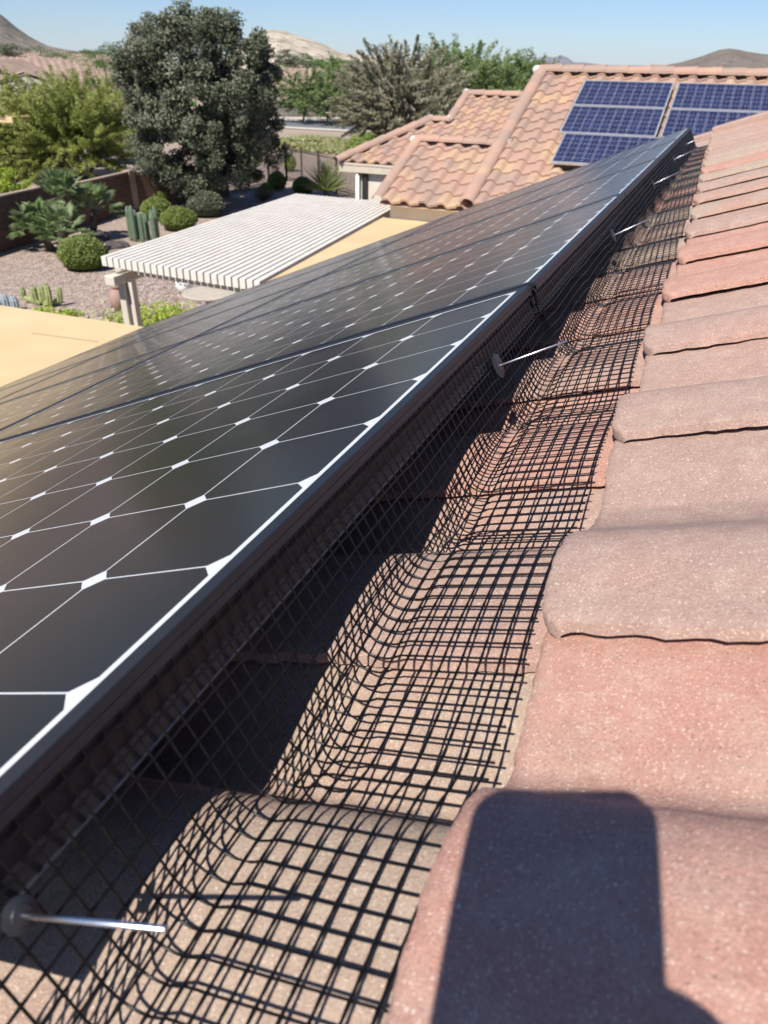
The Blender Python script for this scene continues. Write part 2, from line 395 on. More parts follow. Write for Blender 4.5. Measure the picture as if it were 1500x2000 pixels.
def guard_profile(x, fr_):
    """points (s,h) at arc fractions fr_ for the mesh cross-section at x"""
    e = float(edge_off(x)); wv = -.0022*abs(math.sin(x*5.1+1))-.0010*abs(math.sin(x*13.7))
    hf = float(tile_h(x, -.08+shf(x))); Rr = .024+.004*math.sin(x*7)
    s_v = .0004+e; bulge = wv
    p = []
    hv = hf-Rr
    for t in np.linspace(0, 1, 14): p.append((s_v-.0055*t+bulge*math.sin(t*2.6)*min(1, t*4)-.003*t*t,   .0075+(hv-.0075)*t))
    sv2 = p[-1][0]
    for a in np.linspace(0, math.pi/2, 8)[1:]: p.append((sv2-Rr*(1-math.cos(a)), hv+Rr*math.sin(a)))
    s1 = p[-1][0]; send = -.138+shf(x)+.003*math.sin(x*2.3)+.002*math.sin(x*9)
    for t in np.linspace(0, 1, 12)[1:]:
        s = s1+(send-s1)*t; p.append((s, float(tile_h(x, s))-.0+.0))
    p = np.array(p); d = np.r_[0, np.cumsum(np.hypot(*np.diff(p, axis=0).T))]; d /= d[-1]
    return np.c_[np.interp(fr_, d, p[:, 0]), np.interp(fr_, d, p[:, 1])]
fine_fr = np.linspace(0, 1, 39); long_fr = np.linspace(0.0, .985, NL)
gm = MB()
PR = [guard_profile(x, fine_fr) for x in XS]
for i, x in enumerate(XS):
    pr = PR[i]; lean = .0010*math.sin(i*.7)+.0012*math.sin(i*.23)
    pts = np.array([L3(x+lean*k/38*1.5, s, h) for k, (s, h) in enumerate(pr)])
    gm.tube(pts, .00082, 6)
cross = gm.build('cross_wires', M['wire'], None, smooth=True)
gm2 = MB()
XL = np.arange(-1.12, 4.26, NODE/2)
PL = np.array([guard_profile(x, long_fr) for x in XL])
for k in range(NL):
    pts = np.array([L3(x, s, h-.0012) for x, (s, h) in zip(XL, PL[:, k])])
    rad = np.where(np.arange(len(XL)) % 2 == 0, .00115, .00082)
    gm2.tube(pts, rad, 6)
longw = gm2.build('long_wires', M['wire'], None, smooth=True)
guard = empty('mesh_guard', L3(-.5, -.03, .13), 'black welded wire mesh skirt bent between the solar array edge and the roof tiles', 'wire mesh')
bpy.context.view_layer.update()
for o in (cross, longw):
    o.parent = guard; o.matrix_parent_inverse = guard.matrix_world.inverted()

rl = MB(); rl.box(L3(1.6, .30, .072), (5.25, .044, .042), AX); rl.box(L3(1.6, 1.2, .072), (5.25, .044, .042), AX)
tag(rl.build('mounting_rail', M['dark']), 'dark metal rails under the long black array, barely seen through the mesh', 'rail')
# clips: a bright rod through a round washer
clips = [(-.988, .046, .098, .014, 'nearest one, at lower left'), (-.229, .050, .090, .010, 'second nearest the viewer'), (.736, .056, .088, .012, 'third from the viewer'),
         (1.702, .052, .088, .012, 'fourth from the viewer'), (2.62, .052, .088, .010, 'fifth from the viewer'), (3.5, .052, .085, .010, 'the farthest of all')]
for i, (x, h, L, e, wh) in enumerate(clips):
    eo = float(edge_off(x)); A = L3(x, -.006+eo, h); B = L3(x, -.006+eo-L, h-e)
    rt_ = empty('fastener_clip', A, 'silver rod clip with dark washer on the mesh, ' + wh, 'clip', 'rod clips along the wire mesh')
    m = MB(); m.tube([A-(B-A)*.12, A, B], .0013, 8); m.build('rod', M['steel'], rt_, smooth=True)
    d = (B-A)/np.linalg.norm(B-A); t1 = X_*math.cos(.35)+N_*math.sin(.35); t1 -= d*(t1@d); t1 /= np.linalg.norm(t1); t2 = np.cross(d, t1)
    m = MB(); rr = .0155
    rr = .008 if i == 0 else .0155
    m.lathe(A+d*.0025, [(.002, .0012), (rr*.55, .0008), (rr*.6, .0002), (rr, -.0012), (rr, -.002), (.002, -.001)], 24, 0, [t1, t2, d])
    m.build('washer', M['washer'], rt_, smooth=False)
#NEXT

# ================================================================== setting
def smoothn(x, y, seed=0): return mnoise.noise(Vector((x, y, seed*7.31)))
M['gravel'] = None
m = NT('pink_gravel')
v = m.n('ShaderNodeTexVoronoi'); v.inputs['Scale'].default_value = 16; m.l(m.tc.outputs['Object'], v.inputs['Vector'])
g = m.n('ShaderNodeSeparateColor'); m.l(v.outputs['Color'], g.inputs[0])
c = m.ramp(g.outputs[0], [(0, (.17, .12, .10)), (.35, (.33, .245, .20)), (.7, (.42, .33, .27)), (1, (.60, .50, .43))])
c = m.mix(m.math('MULTIPLY', m.step(m.noise(.25, 4, .6), .4, .65), .45), c, (.40, .31, .25))
m.bump(v.outputs['Distance'], .9, .05)
M['gravel'] = m.out(c, .95, 0, .2)
M['desert'] = simple('desert_ground', (.30, .23, .17), (.40, .32, .24), .15, .95, .4, .05, 3)
M['asphalt'] = simple('asphalt', (.13, .135, .145), (.17, .175, .185), 3, .9, .2, .01, 40)
M['concrete'] = simple('pale_concrete', (.46, .42, .36), (.54, .50, .44), 2, .9, .2, .01, 30)
g = MB(); g.quad([(-5500, -5500, ZG-.06), (23500, -5500, ZG-.06), (23500, 23500, ZG-.06), (-5500, 23500, ZG-.06)])
tag(g.build('ground', M['desert']), kind='structure')
g = MB(); g.quad([(-12, -14, ZG), (34, -14, ZG), (46, 46, ZG), (-12, 46, ZG)])
tag(g.build('gravel_bed', M['gravel']), kind='structure')
# street beyond the fence, running across the view
a, b = at_z(470, 245), at_z(790, 262)
d = (b-a)/np.linalg.norm(b-a); nn = np.array([-d[1], d[0], 0])
if nn[0] < 0: nn = -nn
g = MB(); g.quad([a-d*60+nn*0+[0, 0, .004], b+d*60+[0, 0, .004], b+d*60+nn*9+[0, 0, .004], a-d*60+nn*9+[0, 0, .004]])
tag(g.build('street', M['asphalt']), kind='structure')
g = MB(); g.bar(a-d*60+nn*9.2+[0, 0, .06], b+d*60+nn*9.2+[0, 0, .06], .4, .13); g.bar(a-d*60-nn*.2+[0, 0, .06], b+d*60-nn*.2+[0, 0, .06], .3, .13)
g.bar(a-d*60+nn*11+[0, 0, .03], b+d*60+nn*11+[0, 0, .03], 1.6, .05)
tag(g.build('pavement', M['concrete']), kind='structure')

# hills
def hill(name, mat, dist, sil, depth, seed, amp=.03, nx=90, ny=26, cy=.5):
    """a real height field standing at its own distance; sil = skyline points in the photograph"""
    xs = np.linspace(sil[0][0], sil[-1][0], nx)
    ys = np.interp(xs, [p[0] for p in sil], [p[1] for p in sil])
    G = np.zeros((ny, nx, 3))
    for j, (px, py) in enumerate(zip(xs, ys)):
        top = at_d(px, py, dist); hh = top[2]-ZG; dirv = (top-CP); dirv[2] = 0; dirv /= np.linalg.norm(dirv)
        for i in range(ny):
            t = i/(ny-1)*2-1; prof = max(0, 1-abs(t)**1.25)
            nz = sum(amp*hh/(k**.9)*smoothn(px*.02*k+9, t*3*k, seed) for k in (1, 2, 4, 7))*(prof**.4)*(1 if abs(t) > .03 else .25)
            P = top+dirv*(t*depth); P[2] = ZG+hh*prof+nz-(3 if prof == 0 else 0); G[i, j] = P
    mb = MB(); mb.grid(G[:, ::-1])
    o = mb.build(name, mat, smooth=True); return tag(o, kind='structure')
def mat_hill(nm, a, b, c3, sc, sc2):
    m = NT(nm); f = m.noise(sc, 6, .65); c = m.ramp(f, [(.35, a), (.6, b)])
    c = m.mix(m.step(m.noise(sc2, 4, .75), .5, .62), c, c3); m.bump(f, .9, 9.0); return m.out(c, .95, 0, .1)
M['hill_l'] = mat_hill('scrubby_grey_hill', (.22, .185, .15), (.30, .25, .20), (.075, .085, .05), .02, .16)
M['hill_t'] = mat_hill('pale_bare_hill', (.36, .29, .21), (.60, .52, .41), (.24, .21, .14), .03, .07)
M['hill_r'] = mat_hill('dark_rocky_hill', (.16, .13, .11), (.24, .19, .16), (.10, .10, .07), .03, .14)
M['hill_b'] = mat_hill('far_rocky_mountain', (.16, .15, .16), (.22, .20, .20), (.14, .13, .14), .002, .006)
hill('hill', M['hill_l'], 900, [(-420, 60), (-300, 20), (-160, -30), (-60, -20), (0, 25), (30, 52), (60, 72), (95, 90), (130, 97), (165, 102), (240, 104), (300, 112)], 260, 1)
hill('hill', M['hill_t'], 1100, [(440, 112), (470, 84), (492, 67), (520, 56), (545, 56), (570, 64), (600, 75), (640, 90), (665, 102), (700, 107), (740, 112), (820, 124), (900, 132)], 260, 2)
hill('hill', M['hill_r'], 1500, [(1200, 137), (1290, 129), (1330, 121), (1375, 108), (1405, 97), (1425, 94), (1445, 97), (1480, 104), (1520, 108), (1600, 115), (1750, 140), (1850, 152)], 350, 3)
hill('mountain', M['hill_b'], 16000, [(1000, 133), (1030, 123), (1050, 112), (1068, 109), (1080, 112), (1095, 108), (1110, 112), (1120, 121), (1145, 122), (1180, 127), (1260, 127), (1300, 130), (1480, 138), (1600, 148)], 2500, 4, amp=.05)

# ------------------------------------------------------------------ foliage
def mat_leaf(nm, dark, mid, light, rough=.55, trans=.25):
    m = NT(nm); r = m.attr('r'); c = m.ramp(r, [(0, dark), (.55, mid), (1, light)])
    m.out(c, rough, 0, .2)
    tr = m.n('ShaderNodeBsdfTranslucent'); m.l(c, tr.inputs[0]); ms = m.n('ShaderNodeMixShader'); ms.inputs[0].default_value = trans
    o = m.t.nodes['Material Output']; m.l(m.b.outputs[0], ms.inputs[1]); m.l(tr.outputs[0], ms.inputs[2]); m.l(ms.outputs[0], o.inputs[0])
    return m.mat
M['leaf_dark'] = mat_leaf('grey_green_leaves', (.05, .06, .034), (.13, .145, .09), (.27, .275, .185), .6, .15)
M['leaf_pv'] = mat_leaf('palo_verde_leaves', (.07, .11, .03), (.15, .21, .07), (.24, .30, .12))
M['leaf_bush'] = mat_leaf('clipped_leaves', (.08, .12, .02), (.19, .24, .06), (.34, .38, .13))
M['leaf_mesq'] = mat_leaf('yellow_green_leaves', (.10, .13, .02), (.24, .28, .06), (.40, .42, .15))
M['leaf_grey'] = mat_leaf('olive_grey_leaves', (.10, .10, .055), (.24, .235, .145), (.50, .45, .34), .6)
M['leaf_green'] = mat_leaf('green_leaves', (.04, .085, .018), (.10, .17, .045), (.18, .26, .08))
M['leaf_lime'] = mat_leaf('lime_leaves', (.14, .22, .02), (.32, .40, .05), (.52, .56, .12))
M['leaf_palm'] = mat_leaf('palm_fronds', (.07, .12, .04), (.20, .28, .11), (.46, .46, .30), .4)
M['leaf_straw'] = mat_leaf('dry_twigs', (.16, .12, .08), (.26, .20, .14), (.38, .30, .22), .8, .1)
M['bark'] = simple('rough_bark', (.06, .045, .03), (.13, .10, .075), 8, .95, .6, .02, 40)
def leaf_verts(P, nrm, rng, a, b):
    n = len(P)
    t = rng.normal(size=(n, 3)); t -= nrm*(t*nrm).sum(1)[:, None]; t /= np.linalg.norm(t, axis=1)[:, None]; q = np.cross(nrm, t)
    sa = (a*rng.uniform(.6, 1.4, n))[:, None]/2; sb = (b*rng.uniform(.6, 1.4, n))[:, None]/2
    V = np.stack([P-t*sa, P+q*sb, P+t*sa, P-q*sb], 1)
    return V.reshape(-1, 3)
def leaves_obj(name, P, rnd, a, b, mat, parent, rng, up=.0, along=None):
    n = len(P); nr = rng.normal(size=(n, 3)); nr[:, 2] = np.abs(nr[:, 2])+up+.35; nr[:, 0] -= .45; nr /= np.linalg.norm(nr, axis=1)[:, None]
    V = leaf_verts(P, nr, rng, a, b)
    bpy.context.view_layer.update()
    if parent is not None:
        Mi = np.array(parent.matrix_world.inverted()); V = V @ Mi[:3, :3].T + Mi[:3, 3]
    me = bpy.data.meshes.new(name); me.vertices.add(4*n); me.vertices.foreach_set('co', V.ravel())
    me.loops.add(4*n); me.loops.foreach_set('vertex_index', np.arange(4*n)); me.polygons.add(n)
    me.polygons.foreach_set('loop_start', np.arange(n)*4); me.polygons.foreach_set('loop_total', np.full(n, 4))
    at = me.attributes.new('r', 'FLOAT', 'POINT'); at.data.foreach_set('value', np.repeat(rnd, 4).astype(np.float32))
    me.materials.append(mat); me.update(calc_edges=True)
    o = bpy.data.objects.new(name, me); COL.objects.link(o)
    if parent is not None: o.parent = parent
    return o
def crown_points(c, rad, n, rng, nclump=90, cr=.16, fill=.35, low=-1.0, lump=.18, boxy=2.0, spray=0):
    rad = np.array(rad, float); ph = rng.rand(6)*6.28
    d = rng.normal(size=(nclump*3, 3)); d /= ((np.abs(d)**boxy).sum(1)**(1/boxy))[:, None]
    d = d[d[:, 2] > low][:nclump]
    rr = np.where(rng.rand(len(d)) < fill, rng.uniform(.2, .75, len(d)), rng.uniform(.75, .95, len(d)))
    rr *= 1+lump*np.sin(3*np.arctan2(d[:, 1], d[:, 0])+ph[0])*np.cos(3*d[:, 2]+ph[1])+rng.normal(0, lump*.4, len(d))
    cc = d*rr[:, None]
    k = rng.randint(0, len(d), n); sc = rng.uniform(.6, 1.35, len(d))*cr
    off = rng.normal(size=(n, 3)); off /= np.linalg.norm(off, axis=1)[:, None]; off *= (rng.rand(n)**.5*1.25)[:, None]
    P = cc[k]+off*sc[k][:, None]*np.array([1, 1, .8])
    if spray:
        dd = cc[k]/np.linalg.norm(cc[k], axis=1)[:, None]+np.array([0, 0, .35]); dd += (rng.normal(size=(len(d), 3))*.28)[k]; dd /= np.linalg.norm(dd, axis=1)[:, None]
        tt = rng.uniform(-1.6, 1.5, n)[:, None]*sc[k][:, None]
        P = cc[k]+dd*tt*spray*1.15+off*sc[k][:, None]*.24*(1.25-.5*tt/np.abs(tt).max())
    tone = (rng.rand(len(d))*.55)[k]+rng.rand(n)*.45
    return P*rad+np.array(c), tone, cc*rad+np.array(c)
def tree(name, label, base, c, rad, n, leaf, mat, seed, tr=.16, nbr=14, nclump=90, cr=.16, fill=.35, group=None, cat='tree', low=-1.0, lump=.18, multi=1, boxy=2.0, spray=0):
    rng = np.random.RandomState(seed); base = np.array(base, float); c = np.array(c, float)
    root = empty(name, base, label, cat, group)
    P, tone, cc = crown_points(c, rad, n, rng, nclump, cr, fill, low, lump, boxy, spray)
    keep = P[:, 2] > base[2]+.05; P, tone = P[keep], tone[keep]
    leaves_obj('crown', P, tone, leaf[0], leaf[1], mat, root, rng)
    t = MB()
    fork = base+(c-base)*.55
    for q in range(multi):
        o = rng.normal(0, .12*multi, 3)*[1, 1, 0] if multi > 1 else 0
        mid = base+(fork-base)*.5+rng.normal(0, .08, 3)*[1, 1, 0]+o
        t.tube([base+np.array(o)*.3, mid, fork+np.array(o)*1.5], [tr, tr*.8, tr*.6], 8)
    for q in rng.choice(len(cc), min(nbr, len(cc)), replace=False):
        e = cc[q]; mid = fork*.5+e*.5+rng.normal(0, .05, 3)*np.array(rad)
        t.tube([fork, mid, e], [tr*.5, tr*.28, tr*.1], 5)
    t.build('trunk', M['bark'], root, smooth=True)
    return root

# big dark tree inside the wall
b0 = at_z(418, 405); dd = math.hypot(b0[0]-CP[0], b0[1]-CP[1])
cc = at_d(400, 205, dd-.4)
tree('shade_tree', 'tall dense grey green tree rising in front of the block wall', b0, cc, (2.62, 2.62, 2.95), 120000, (.12, .06), M['leaf_dark'], 5, .2, 30, 430, .115, .22, low=-.98, lump=.05, boxy=3.3)
# dry hanging twigs and green trees behind the wall on the left
q = at_z(160, 352); d0 = math.hypot(q[0]-CP[0], q[1]-CP[1])
tree('mesquite_tree', 'wide feathery yellow green tree behind the block wall', q, at_d(143, 252, d0), (3.0, 3.0, 2.2), 110000, (.15, .03), M['leaf_mesq'], 6, .09, 26, 620, .15, .5, multi=4, low=-.85, boxy=2.3, lump=.08, spray=1.0)
q = at_z(20, 345); d0 = math.hypot(q[0]-CP[0], q[1]-CP[1])
tree('mesquite_tree', 'loose olive green tree at the left border behind the wall', q, at_d(5, 265, d0-1), (2.5, 2.5, 2.3), 36000, (.15, .05), M['leaf_mesq'], 7, .09, 16, 300, .16, .5, multi=3, spray=1)
q = at_z(20, 385); d0 = math.hypot(q[0]-CP[0], q[1]-CP[1])
tree('lime_shrub', 'bright lime green shrub just behind the wall, left border', q, at_d(8, 358, d0)+[0, 0, -.2], (1.0, 1.0, .75), 7000, (.09, .05), M['leaf_lime'], 8, .04, 8, 60, .2, .4, cat='shrub')
# the straggly grey tree beyond the hip roof
q = at_d(790, 300, 33); q[2] = ZG
tree('olive_tree', 'straggly olive grey tree behind the small hip roof', q, at_d(782, 192, 33), (2.5, 2.5, 1.75), 70000, (.13, .032), M['leaf_grey'], 9, .14, 60, 420, .11, .4, lump=.10, boxy=2.4, spray=1.1)
# palo verde mass behind it
for i, (px_, py_, dist, rx, rz, n_, lab) in enumerate([(905, 155, 46, 2.6, 1.6, 18000, 'green tree with upright wisps between olive tree and tile roof'),
        (985, 172, 47, 2.9, 1.45, 18000, 'wide green tree just left of the gabled tile roof'),
        (870, 118, 52, 1.6, .8, 4000, 'small green treetop showing above the olive grey tree'),
        (1035, 170, 50, 1.6, 1.4, 8000, 'green tree touching the left rake of the gabled roof')]):
    q = at_d(px_, py_, dist); b_ = q.copy(); b_[2] = ZG
    tree('palo_verde', lab, b_, q, (rx, rx, rz), n_, (.20, .05), M['leaf_pv'], 20+i, .1, 10, 200, .2, .4, 'green trees beyond the tile roofs', boxy=2.5, spray=1)
# street trees
for i, (px_, py_, dist, rx, rz, n_, by, lab) in enumerate([(592, 178, 64, 2.3, 1.4, 9000, 240, 'round green street tree casting shade beside the road'),
        (640, 182, 66, 2.5, 1.9, 9000, 244, 'second green street tree, its crown hanging low over the road'),
        (655, 150, 74, 1.2, 1.3, 3000, 232, 'thin green tree rising behind the street trees')]):
    b_ = at_z(px_, by); dist = math.hypot(b_[0]-CP[0], b_[1]-CP[1])
    k = dist/60
    tree('street_tree', lab, b_, at_d(px_, py_, dist), (rx*k, rx*k, rz*k), n_, (.26, .08), M['leaf_pv'], 30+i, .12, 8, 120, .2, .4, 'green trees along the street', spray=.8)
# far trees
far = [(205, 128, 62, 2.3, 1.35, 'leaf_green', 'broad dark green tree left of the tall grey tree'), (60, 118, 150, 5.5, 2.0, 'leaf_green', 'tree below the slope of the grey hill'),
       (15, 112, 150, 4.5, 2.0, 'leaf_dark', 'dark tree below the grey hill at the left border'), (122, 122, 140, 4.5, 1.2, 'leaf_green', 'low tree between two distant roofs, left'),
       (170, 112, 170, 5, 1.4, 'leaf_dark', 'dark tree behind the tile roofs at the hill foot'), (570, 117, 130, 3.0, 1.3, 'leaf_dark', 'grey round tree above the long tile roof'),
       (620, 124, 170, 7, .9, 'leaf_green', 'long low green treetop below the pale hill'), (665, 127, 175, 7, .9, 'leaf_green', 'low green treetop left of the red fascia roof'),
       (225, 108, 260, 9, 1.6, 'leaf_green', 'distant treetop under the street lamp'), (1010, 133, 150, 4, 1.2, 'leaf_green', 'green treetop on the horizon left of the gable ridge'),
       (940, 127, 220, 5, 1.2, 'leaf_dark', 'dark treetop on the horizon behind the green trees')]
for i, (px_, py_, dist, rx, rz, mk, lab) in enumerate(far):
    q = at_d(px_, py_, dist); b_ = q.copy(); b_[2] = ZG
    tree('distant_tree', lab, b_, q, (rx, rx, rz), 4500, (.10*dist/60, .05*dist/60), M[mk], 50+i, .15, 5, 40, .22, .4, 'trees out on the desert plain')
# scrub on the plain: nobody could count it
rng = np.random.RandomState(3)
PP = []; TT = []
for i in range(900):
    dist = 75*math.exp(rng.rand()*2.4); ang = math.radians(rng.uniform(-6, 50)); cpt = np.array([CP[0]+dist*math.cos(ang), CP[1]+dist*math.sin(ang), ZG])
    if dist < 110 and 20 < math.degrees(ang) < 33: continue
    r_ = rng.uniform(.5, 1.3)*(1+dist/250); k = 26
    o = rng.normal(size=(k, 3)); o /= np.linalg.norm(o, axis=1)[:, None]; o *= r_*rng.uniform(.5, 1, (k, 1)); o[:, 2] = np.abs(o[:, 2])*.8
    PP.append(cpt+o); TT.append(np.clip(rng.rand()*.6+rng.rand(k)*.4, 0, 1))
PP = np.concatenate(PP); TT = np.concatenate(TT)
tag(leaves_obj('desert_scrub', PP, TT, .75, .55, M['leaf_green'], None, rng), 'low green desert scrub scattered over the far plain', 'scrub', kind='stuff')

# ------------------------------------------------------------------ tiled neighbouring wings
M['white'] = simple('white_paint', (.72, .70, .66), (.80, .78, .74), 3, .6, .1, .002, 60)
M['mortar'] = simple('pale_mortar', (.62, .58, .54), (.74, .70, .66), 30, .9, .6, .01, 60)
M['trimtile'] = simple('ridge_tile_clay', (.40, .26, .20), (.50, .33, .25), 2.3, .9, .3, .004, 60)
M['fascia'] = simple('beige_fascia', (.48, .42, .33), (.55, .48, .38), 3, .8, .2, .003, 40)
def far_roof(root, O, ex, es, n, xr, sr, inside, seed, tw=.33, expo=.36, name='tile_roof'):
    rg = np.random.RandomState(seed); specs = []
    nx = int((xr[1]-xr[0])/tw)+1; ns = int((sr[1]-sr[0])/expo)+1
    for k in range(ns):
        for j in range(nx):
            x = xr[0]+j*tw; s = sr[1]-k*expo
            if inside(x+tw/2, s-expo/2): specs.append((x, s, rg.rand()*.9, rg.rand()*.82, 0.0))
    mb, tr, tg = tile_mesh(specs, O, ex, es, n, tw, expo, nu=12, h0=.03, drop=.04, thick=.045, amp=1.7, seed=seed)
    o = mb.build(name, M['tile_far'], root, smooth=True, attr={'tr': tr, 'tg': tg}); o.data.set_sharp_from_angle(angle=R(50)); return o
def caps(root, a, b, n=None, r=.11, name='ridge_caps', step=.40, mat='trimtile'):
    a = np.array(a, float); b = np.array(b, float); L = np.linalg.norm(b-a); d = (b-a)/L; k = max(1, int(L/step)); mb = MB(); rg = np.random.RandomState(int(L*1000)); A1_, A2_ = [], []
    sd = np.cross([0, 0, 1.0], d); sd /= np.linalg.norm(sd); u = np.cross(d, sd)
    for i in range(k):
        p = a+d*(L/k*i); q = a+d*(L/k*(i+1)+.04); lift = .012
        an = np.linspace(-.15, math.pi+.15, 9)
        A = [p+sd*math.cos(t)*r+u*math.sin(t)*r*.75 for t in an]; B = [q+u*lift+sd*math.cos(t)*r*1.08+u*math.sin(t)*r*.82 for t in an]
        B2 = [q+u*lift+sd*math.cos(t)*r*.9+u*math.sin(t)*r*.6 for t in an]
        mb.grid(np.array([A, B, B2])); A1_ += [rg.rand()]*27; A2_ += [rg.rand()*.6]*27
    return mb.build(name, M['tile_far'], root, smooth=False, attr={'tr': A1_, 'tg': A2_})
PA = 5/12
wing = empty('neighbouring_house', (16.5, 2, ZG), 'stucco house with orange and brown barrel tile roofs carrying blue solar modules', 'house')
ey = np.array([0, -1.0, 0]); esn = np.array([-12/13, 0, -5/13]); nw = np.array([-5/13, 0, 12/13])
# main gable: ridge along y, slope towards the viewer
RX, RZ, EXx, YL = 15.65, .235, 11.2, 3.5
SL = (RX-EXx)/(12/13)
O1 = np.array([RX, YL, RZ])
O2 = np.array([13.12, 5.12, -.90]); S2 = (13.12-11.26)/(12/13)
far_roof(wing, O1, ey, esn, nw, (.10, 11.5), (.02, SL), lambda x, s: True, 41)
caps(wing, O1+[0, .06, .02], O1+[0, -11.5, .02], r=.13)
caps(wing, O1+esn*SL+[0, .02, .0], O1+[0, .02, .0], r=.12, name='rake_tiles', step=.37)
o = MB(); o.lathe(O1+[0, .10, .045], [(.02, -.09), (.10, -.07), (.11, .0), (.07, .05), (.02, .06)], 12); o.build('mortar_cap', M['mortar'], wing, smooth=True)
g = MB()
E1 = O1+esn*SL
g.add([(EXx+.3, YL-.25, ZG), (RX+4.4, YL-.25, ZG), (RX+4.4, YL-.25, E1[2]-.1), (RX, YL-.25, RZ-.12), (EXx+.3, YL-.25, E1[2]-.02)], [[0, 1, 2, 3, 4]])
g.box((EXx+2.3, YL-6.0, (ZG+E1[2])/2-.1), (4.0, 11.0, E1[2]-ZG-.2)); g.build('stucco_wall', M['stucco'], wing)
g = MB(); P_ = [O1+nw*-.03, O1+[4.45, 0, -1.86], O1+[4.45, -11.5, -1.86], O1+[0, -11.5, 0]+nw*-.03]
g.quad(P_); g.quad([O1+nw*-.10, E1+nw*-.10, E1+[0, -11.5, 0]+nw*-.10, O1+[0, -11.5, 0]+nw*-.10]); g.quad([O2+nw*-.10, O2+esn*S2+nw*-.10, O2+esn*S2+[0, -1.8, 0]+nw*-.10, O2+[0, -1.8, 0]+nw*-.10]); g.build('back_slope', M['trimtile'], wing)
# low wing to its left
far_roof(wing, O2, ey, esn, nw, (.08, 1.85), (.02, S2), lambda x, s: True, 42)
caps(wing, O2+[0, .04, .02], O2+[0, -1.75, .02], r=.11); caps(wing, O2+esn*S2+[0, .0, 0], O2, r=.10, name='rake_tiles', step=.37)
o = MB(); o.lathe(O2+[0, .07, .03], [(.02, -.08), (.08, -.06), (.09, .0), (.06, .04), (.02, .05)], 12); o.build('mortar_cap', M['mortar'], wing, smooth=True)
g = MB(); g.box((13.1, 4.2, (ZG-1.75)/2-.02), (3.2, 1.55, -1.75-ZG)); g.quad([O2-[0, 0, .03], O2+[1.8, 0, -.8], O2+[1.8, -1.8, -.8], O2+[0, -1.8, -.03]])
g.build('stucco_wall', M['stucco'], wing)
# hipped wing behind: eave, hip and the taller block
O3 = np.array([19.4, 8.27, -.29]); S3 = (19.4-16.15)/(12/13)   # x measured to the right from its left eave corner
def in3(x, s):
    t = (S3-s)*12/13                                            # horizontal run up from the eave
    if x < 1.52: return t < x*1.25
    if x < 2.07: return t < 1.95
    return True
far_roof(wing, O3, ey, esn, nw, (.0, 5.2), (.02, S3), in3, 43, tw=.31)
def p3(x, t): return np.array([16.15+t, 8.27-x, -1.645+t*PA+.0])
caps(wing, p3(-.02, -.05), p3(1.56, 1.92), r=.13, name='hip_tiles', step=.38); caps(wing, p3(1.5, 1.95), p3(2.07, 1.95), r=.11)
caps(wing, p3(2.07, 1.95), p3(2.07, 3.25), r=.11, name='rake_tiles', step=.38); caps(wing, p3(2.05, 3.25), p3(5.2, 3.25), r=.12)
for (x, t) in ((1.56, 1.97), (2.05, 1.97), (2.05, 3.27)):
    o = MB(); o.lathe(p3(x, t)+[0, 0, .04], [(.02, -.09), (.09, -.06), (.10, .0), (.06, .05), (.02, .06)], 12); o.build('mortar_cap', M['mortar'], wing, smooth=True)
g = MB(); g.box((18.62, 5.62, (ZG-1.78)/2), (4.6, 4.5, -1.78-ZG))
g.build('stucco_wall', M['stucco'], wing)
g = MB(); g.box((16.19, 5.65, -1.80), (.05, 5.2, .20)); g.box((18.0, 8.24, -1.80), (3.6, .05, .20)); g.box((17.3, 5.9, -1.74), (2.1, 4.6, .03)); g.build('fascia', M['fascia'], wing)
g = MB(); g.quad([p3(0, 0)-[0, 0, .06], p3(1.52, 1.9)-[0, 0, .06], p3(1.52, 4.0)-[0, 0, .9], p3(0, 4.0)-[0, 0, .06]+[0, 0, -1.66]])
g.quad([p3(0, 0)-[0, 0, .10], p3(5.2, 0)-[0, 0, .10], p3(5.2, 1.9)-[0, 0, .10], p3(1.52, 1.9)-[0, 0, .10]])
g.quad([p3(2.07, 0)-[0, 0, .105], p3(5.2, 0)-[0, 0, .105], p3(5.2, 3.25)-[0, 0, .105], p3(2.07, 3.25)-[0, 0, .105]])
g.build('roof_deck', M['trimtile'], wing)
g = MB(); g.box((16.30, 7.62, -3.25), (.1, .13, 2.7)); g.build('dark_doorway', M['dark'], wing)
g = MB(); g.tube([(16.24, 7.80, -1.9), (16.24, 7.80, ZG+.1)], .05, 8); g.build('downspout', M['white'], wing, smooth=True)
# blue modules on the main gable: measured on the roof plane
def mod(u, v, label):
    root = empty('roof_solar_module', (0, 0, 0), label, 'solar panel', 'blue solar modules on the far gable roof')
    p = O1+ey*u+esn*v+nw*.13
    Mm = np.eye(4); Mm[:3, 0] = ey; Mm[:3, 1] = esn; Mm[:3, 2] = -np.cross(esn, ey); Mm[:3, 3] = p
    if Mm[2, 2] < 0: Mm[:3, 2] *= -1
    root.matrix_world = Matrix(Mm.tolist())
    W_, H_ = 1.60, .976
    f = MB()
    for (u0, u1, v0, v1) in ((0, W_, 0, .025), (0, W_, H_-.025, H_), (0, .025, .025, H_-.025), (W_-.025, W_, .025, H_-.025)):
        f.box(((u0+u1)/2, (v0+v1)/2, -.018), (u1-u0, v1-v0, .04))
    f.build('frame', M['alu'], root, world=False)
    g = MB(); g.box((W_/2, H_/2, -.006), (W_-.05, H_-.05, .006)); g.build('glass', M['cells_blue'], root, world=False)
    return root
M['alu'] = simple('silver_frame', (.50, .50, .50), (.62, .62, .61), 8, .5, .05, .001, 100, .6)
us = [.95, 2.62, 4.29, 5.96]
nm_ = {0: 'left column', 1: 'second column', 2: 'third column', 3: 'fourth column'}
